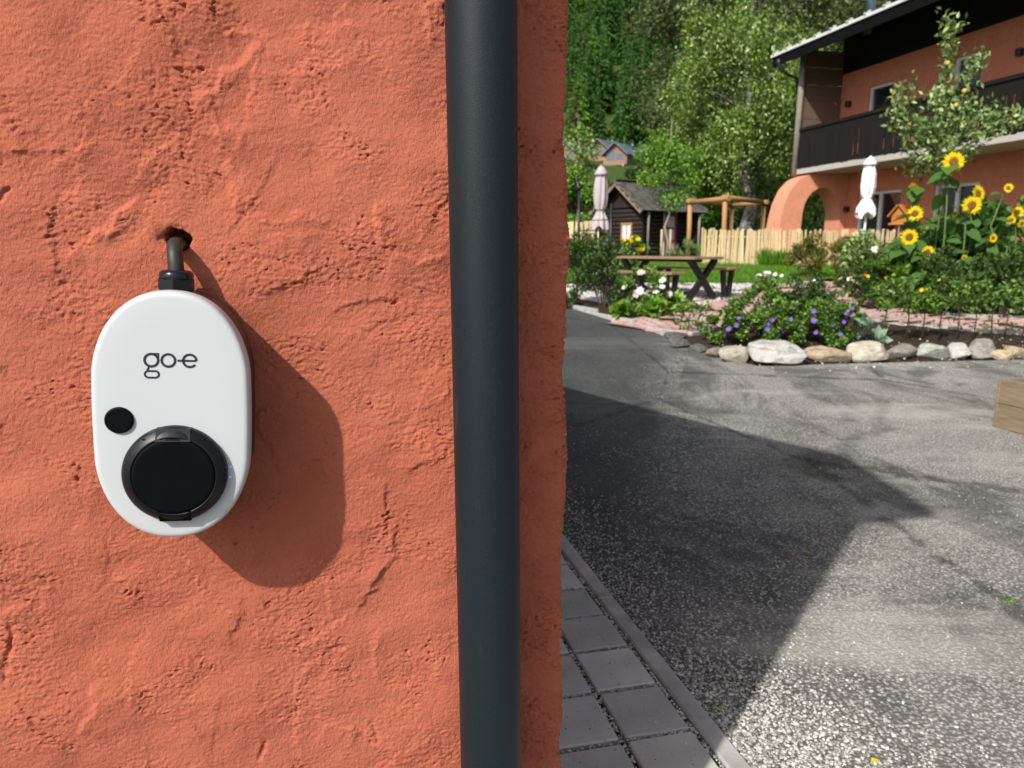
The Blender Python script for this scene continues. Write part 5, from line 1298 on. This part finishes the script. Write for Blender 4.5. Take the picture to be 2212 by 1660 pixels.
for i, (px, py, dia, Y, lab, yaw, nod) in enumerate(sfl):
    Hd = at(px, py, Y); bxp_ = Hd[0]+random.uniform(-.12,.12); z0 = g(Y)+.03; top = Hd[2]-z0; rad = px2m(dia, Y)/2
    r = empty('sunflower', (bxp_, Y+.05, z0), 0, lab, 'sunflower', 'sunflowers in the back bed'); ox = Hd[0]-bxp_
    face = Matrix.Rotation(yaw,3,'Z') @ Matrix.Rotation(pi/2-.12+nod,3,'X'); back_ = face @ Vector((0,0,-1)); c = Vector((ox,-.05,top))
    cur = .05*sin(i*2.1) if i != 4 else .12
    sp = [Vector((0,0,0)), Vector((ox*.3+cur,0,top*.35)), Vector((ox*.7-cur,.02,top*.7)), c+back_*rad*1.1+Vector((0,.02,-rad*.8)), c+back_*rad*.16]
    sp = [Vector((p[0],p[1],p[2])) for p in sp]; ss = []
    for a, b in zip(sp[:-1], sp[1:]):
        for t in (0,.5): ss.append(a.lerp(b, t))
    ss.append(sp[-1]); q = MB(); q.tube(ss, [.013]*3+[.011]*3+[.009]*(len(ss)-6), 7); q.build('stem', M['greenstem'], r)
    hd_ = link('flower_head', BM, None, r, c, face.to_euler()); s_ = rad; hd_.scale = (s_,s_,s_)
    link('petals', PMs[i % 3], None, hd_); link('disc', DM, None, hd_)
    nl = 13 if dia > 24 else 7
    for k in range(nl):
        t = .22+.72*(k+random.random()*.6)/nl; idx = min(len(ss)-2, int(t*(len(ss)-1))); p = ss[idx].lerp(ss[idx+1], t*(len(ss)-1)-idx)
        a = k*2.4+i+random.uniform(-.4,.4); L_ = random.uniform(.13,.27)*(1.0 if dia > 24 else .7)
        lf = link('leaf', HL, None, r, p+Vector((cos(a)*.07, sin(a)*.07, .01)), (random.uniform(-.9,.0), random.uniform(-.4,.4), a-pi/2)); lf.scale = (L_,L_,L_)

# apple tree: trained branches, silvery leaves, yellow fruit
AY = 11.6; ab = at(2040, 640, AY)
ap = empty('apple_tree', (ab[0], AY, g(AY)), 0, 'young apple tree with silvery leaves and yellow fruit before the balcony', 'tree')
def ap_pt(px, py, dy=0): return at(px, py, AY+dy)-np.array([ab[0], AY, g(AY)])
br = [[(2040,655,0),(2038,560,0),(2036,450,0),(2030,380,0),(2022,330,0)], [(2022,330,0),(1992,292,-.1),(1968,255,-.2),(1960,195,-.2)], [(2022,330,0),(2036,260,.1),(2046,180,.1),(2053,52,.05)], [(2030,352,0),(2078,303,-.2),(2132,282,-.3),(2208,250,-.4)],
      [(2024,330,0),(2062,250,.15),(2090,190,.2),(2114,135,.2)], [(2024,362,0),(1988,345,-.2),(1958,300,-.3),(1938,245,-.3)], [(2030,360,0),(2000,372,.2),(1972,358,.3)], [(2032,372,0),(2082,342,.2),(2118,300,.3),(2152,238,.3)], [(2030,352,0),(2056,300,.3),(2078,262,.4)], [(1992,292,-.1),(2010,250,-.2),(2016,215,-.2)], [(2078,303,-.2),(2100,270,-.25),(2112,240,-.3)], [(2022,340,0),(2000,310,.2),(1985,265,.25)]]
q = MB(); LP = []; LD = []
for bi, b in enumerate(br):
    pts = [ap_pt(*p) for p in b]; r0 = .035 if bi == 0 else .014; q.tube(pts, [r0*(1-.7*k/(len(pts)-1)) for k in range(len(pts))], 7)
    if bi == 0: continue
    for a, c in zip(pts[:-1], pts[1:]):
        n = int(np.linalg.norm(c-a)*210*(.6 if bi != 2 else 1.3)); t = rng.uniform(0,1,n)[:,None]; s_ = .085 if bi != 2 else .055; LP.append(a+(c-a)*t+rng.normal(size=(n,3))*np.array([s_,s_,s_*.8])); LD.append(np.tile((c-a)/np.linalg.norm(c-a), (n,1))*.7+rng.normal(size=(n,3))*.7)
    e = pts[-1]; n = 46; LP.append(e+rng.normal(size=(n,3))*.10); LD.append(rdir(n,.5)); 
q.build('trunk', M['stem'], ap); P = np.concatenate(LP); D = np.concatenate(LD); n = len(P)
foliage('leaves', M['leaf_grey'], ap, P, D, rdir(n,.6), .10*rng.uniform(.7,1.25,n), .048*rng.uniform(.8,1.2,n))
M['apple'] = plain('yellow_apple', (.50,.38,.07), .4, nscale=9, var=.25, bump=0)
am = MB(); am.lathe([(.002,.030),(.012,.034),(.028,.026),(.035,.004),(.030,-.020),(.014,-.033),(.002,-.029)], 14); AM = am.mesh('apple'); AM.materials.append(M['apple'])
for px, py in ((2047,137),(1963,270),(2065,228),(2106,283),(2152,292),(2083,197)):
    p = ap_pt(px, py, -.12); link('apple', AM, None, ap, tuple(p))
# fallen leaves, weeds
for px, py, c_, lab in ((1232,1198,'redpet','orange fallen leaf beside the kerb by the stucco edge'), (1690,1208,'redpet','orange fallen leaf on the shaded asphalt'), (1740,1203,'redpet','small orange fallen leaf right of its twin on the shaded asphalt'), (1880,1655,'yellow','yellow fallen leaf near the lower picture edge')):
    P0 = gnd(px, py); V, F = leafV([P0+np.array([0,0,.008])], [(1,.4,.05)], [(0,0,1)], .03, .02, .15); tag(link('fallen_leaf', np_mesh('fallen_leaf', V, F), M[c_]), lab, 'leaf', 'fallen leaves on the asphalt')
for px, py, lab in ((1540,1535,'small green weed growing at the kerb'), (2180,1303,'small green weed growing in the asphalt crack')):
    P0 = gnd(px, py); n = 46; V, F = leafV(P0+rng.normal(size=(n,3))*np.array([.009,.009,0])+np.array([0,0,.006]), rdir(n,.8), rdir(n), rng.uniform(.008,.018,n), .005, .15); tag(link('weed', np_mesh('weed', V, F), M['leaf_bright']), lab, 'weed', kind='stuff')
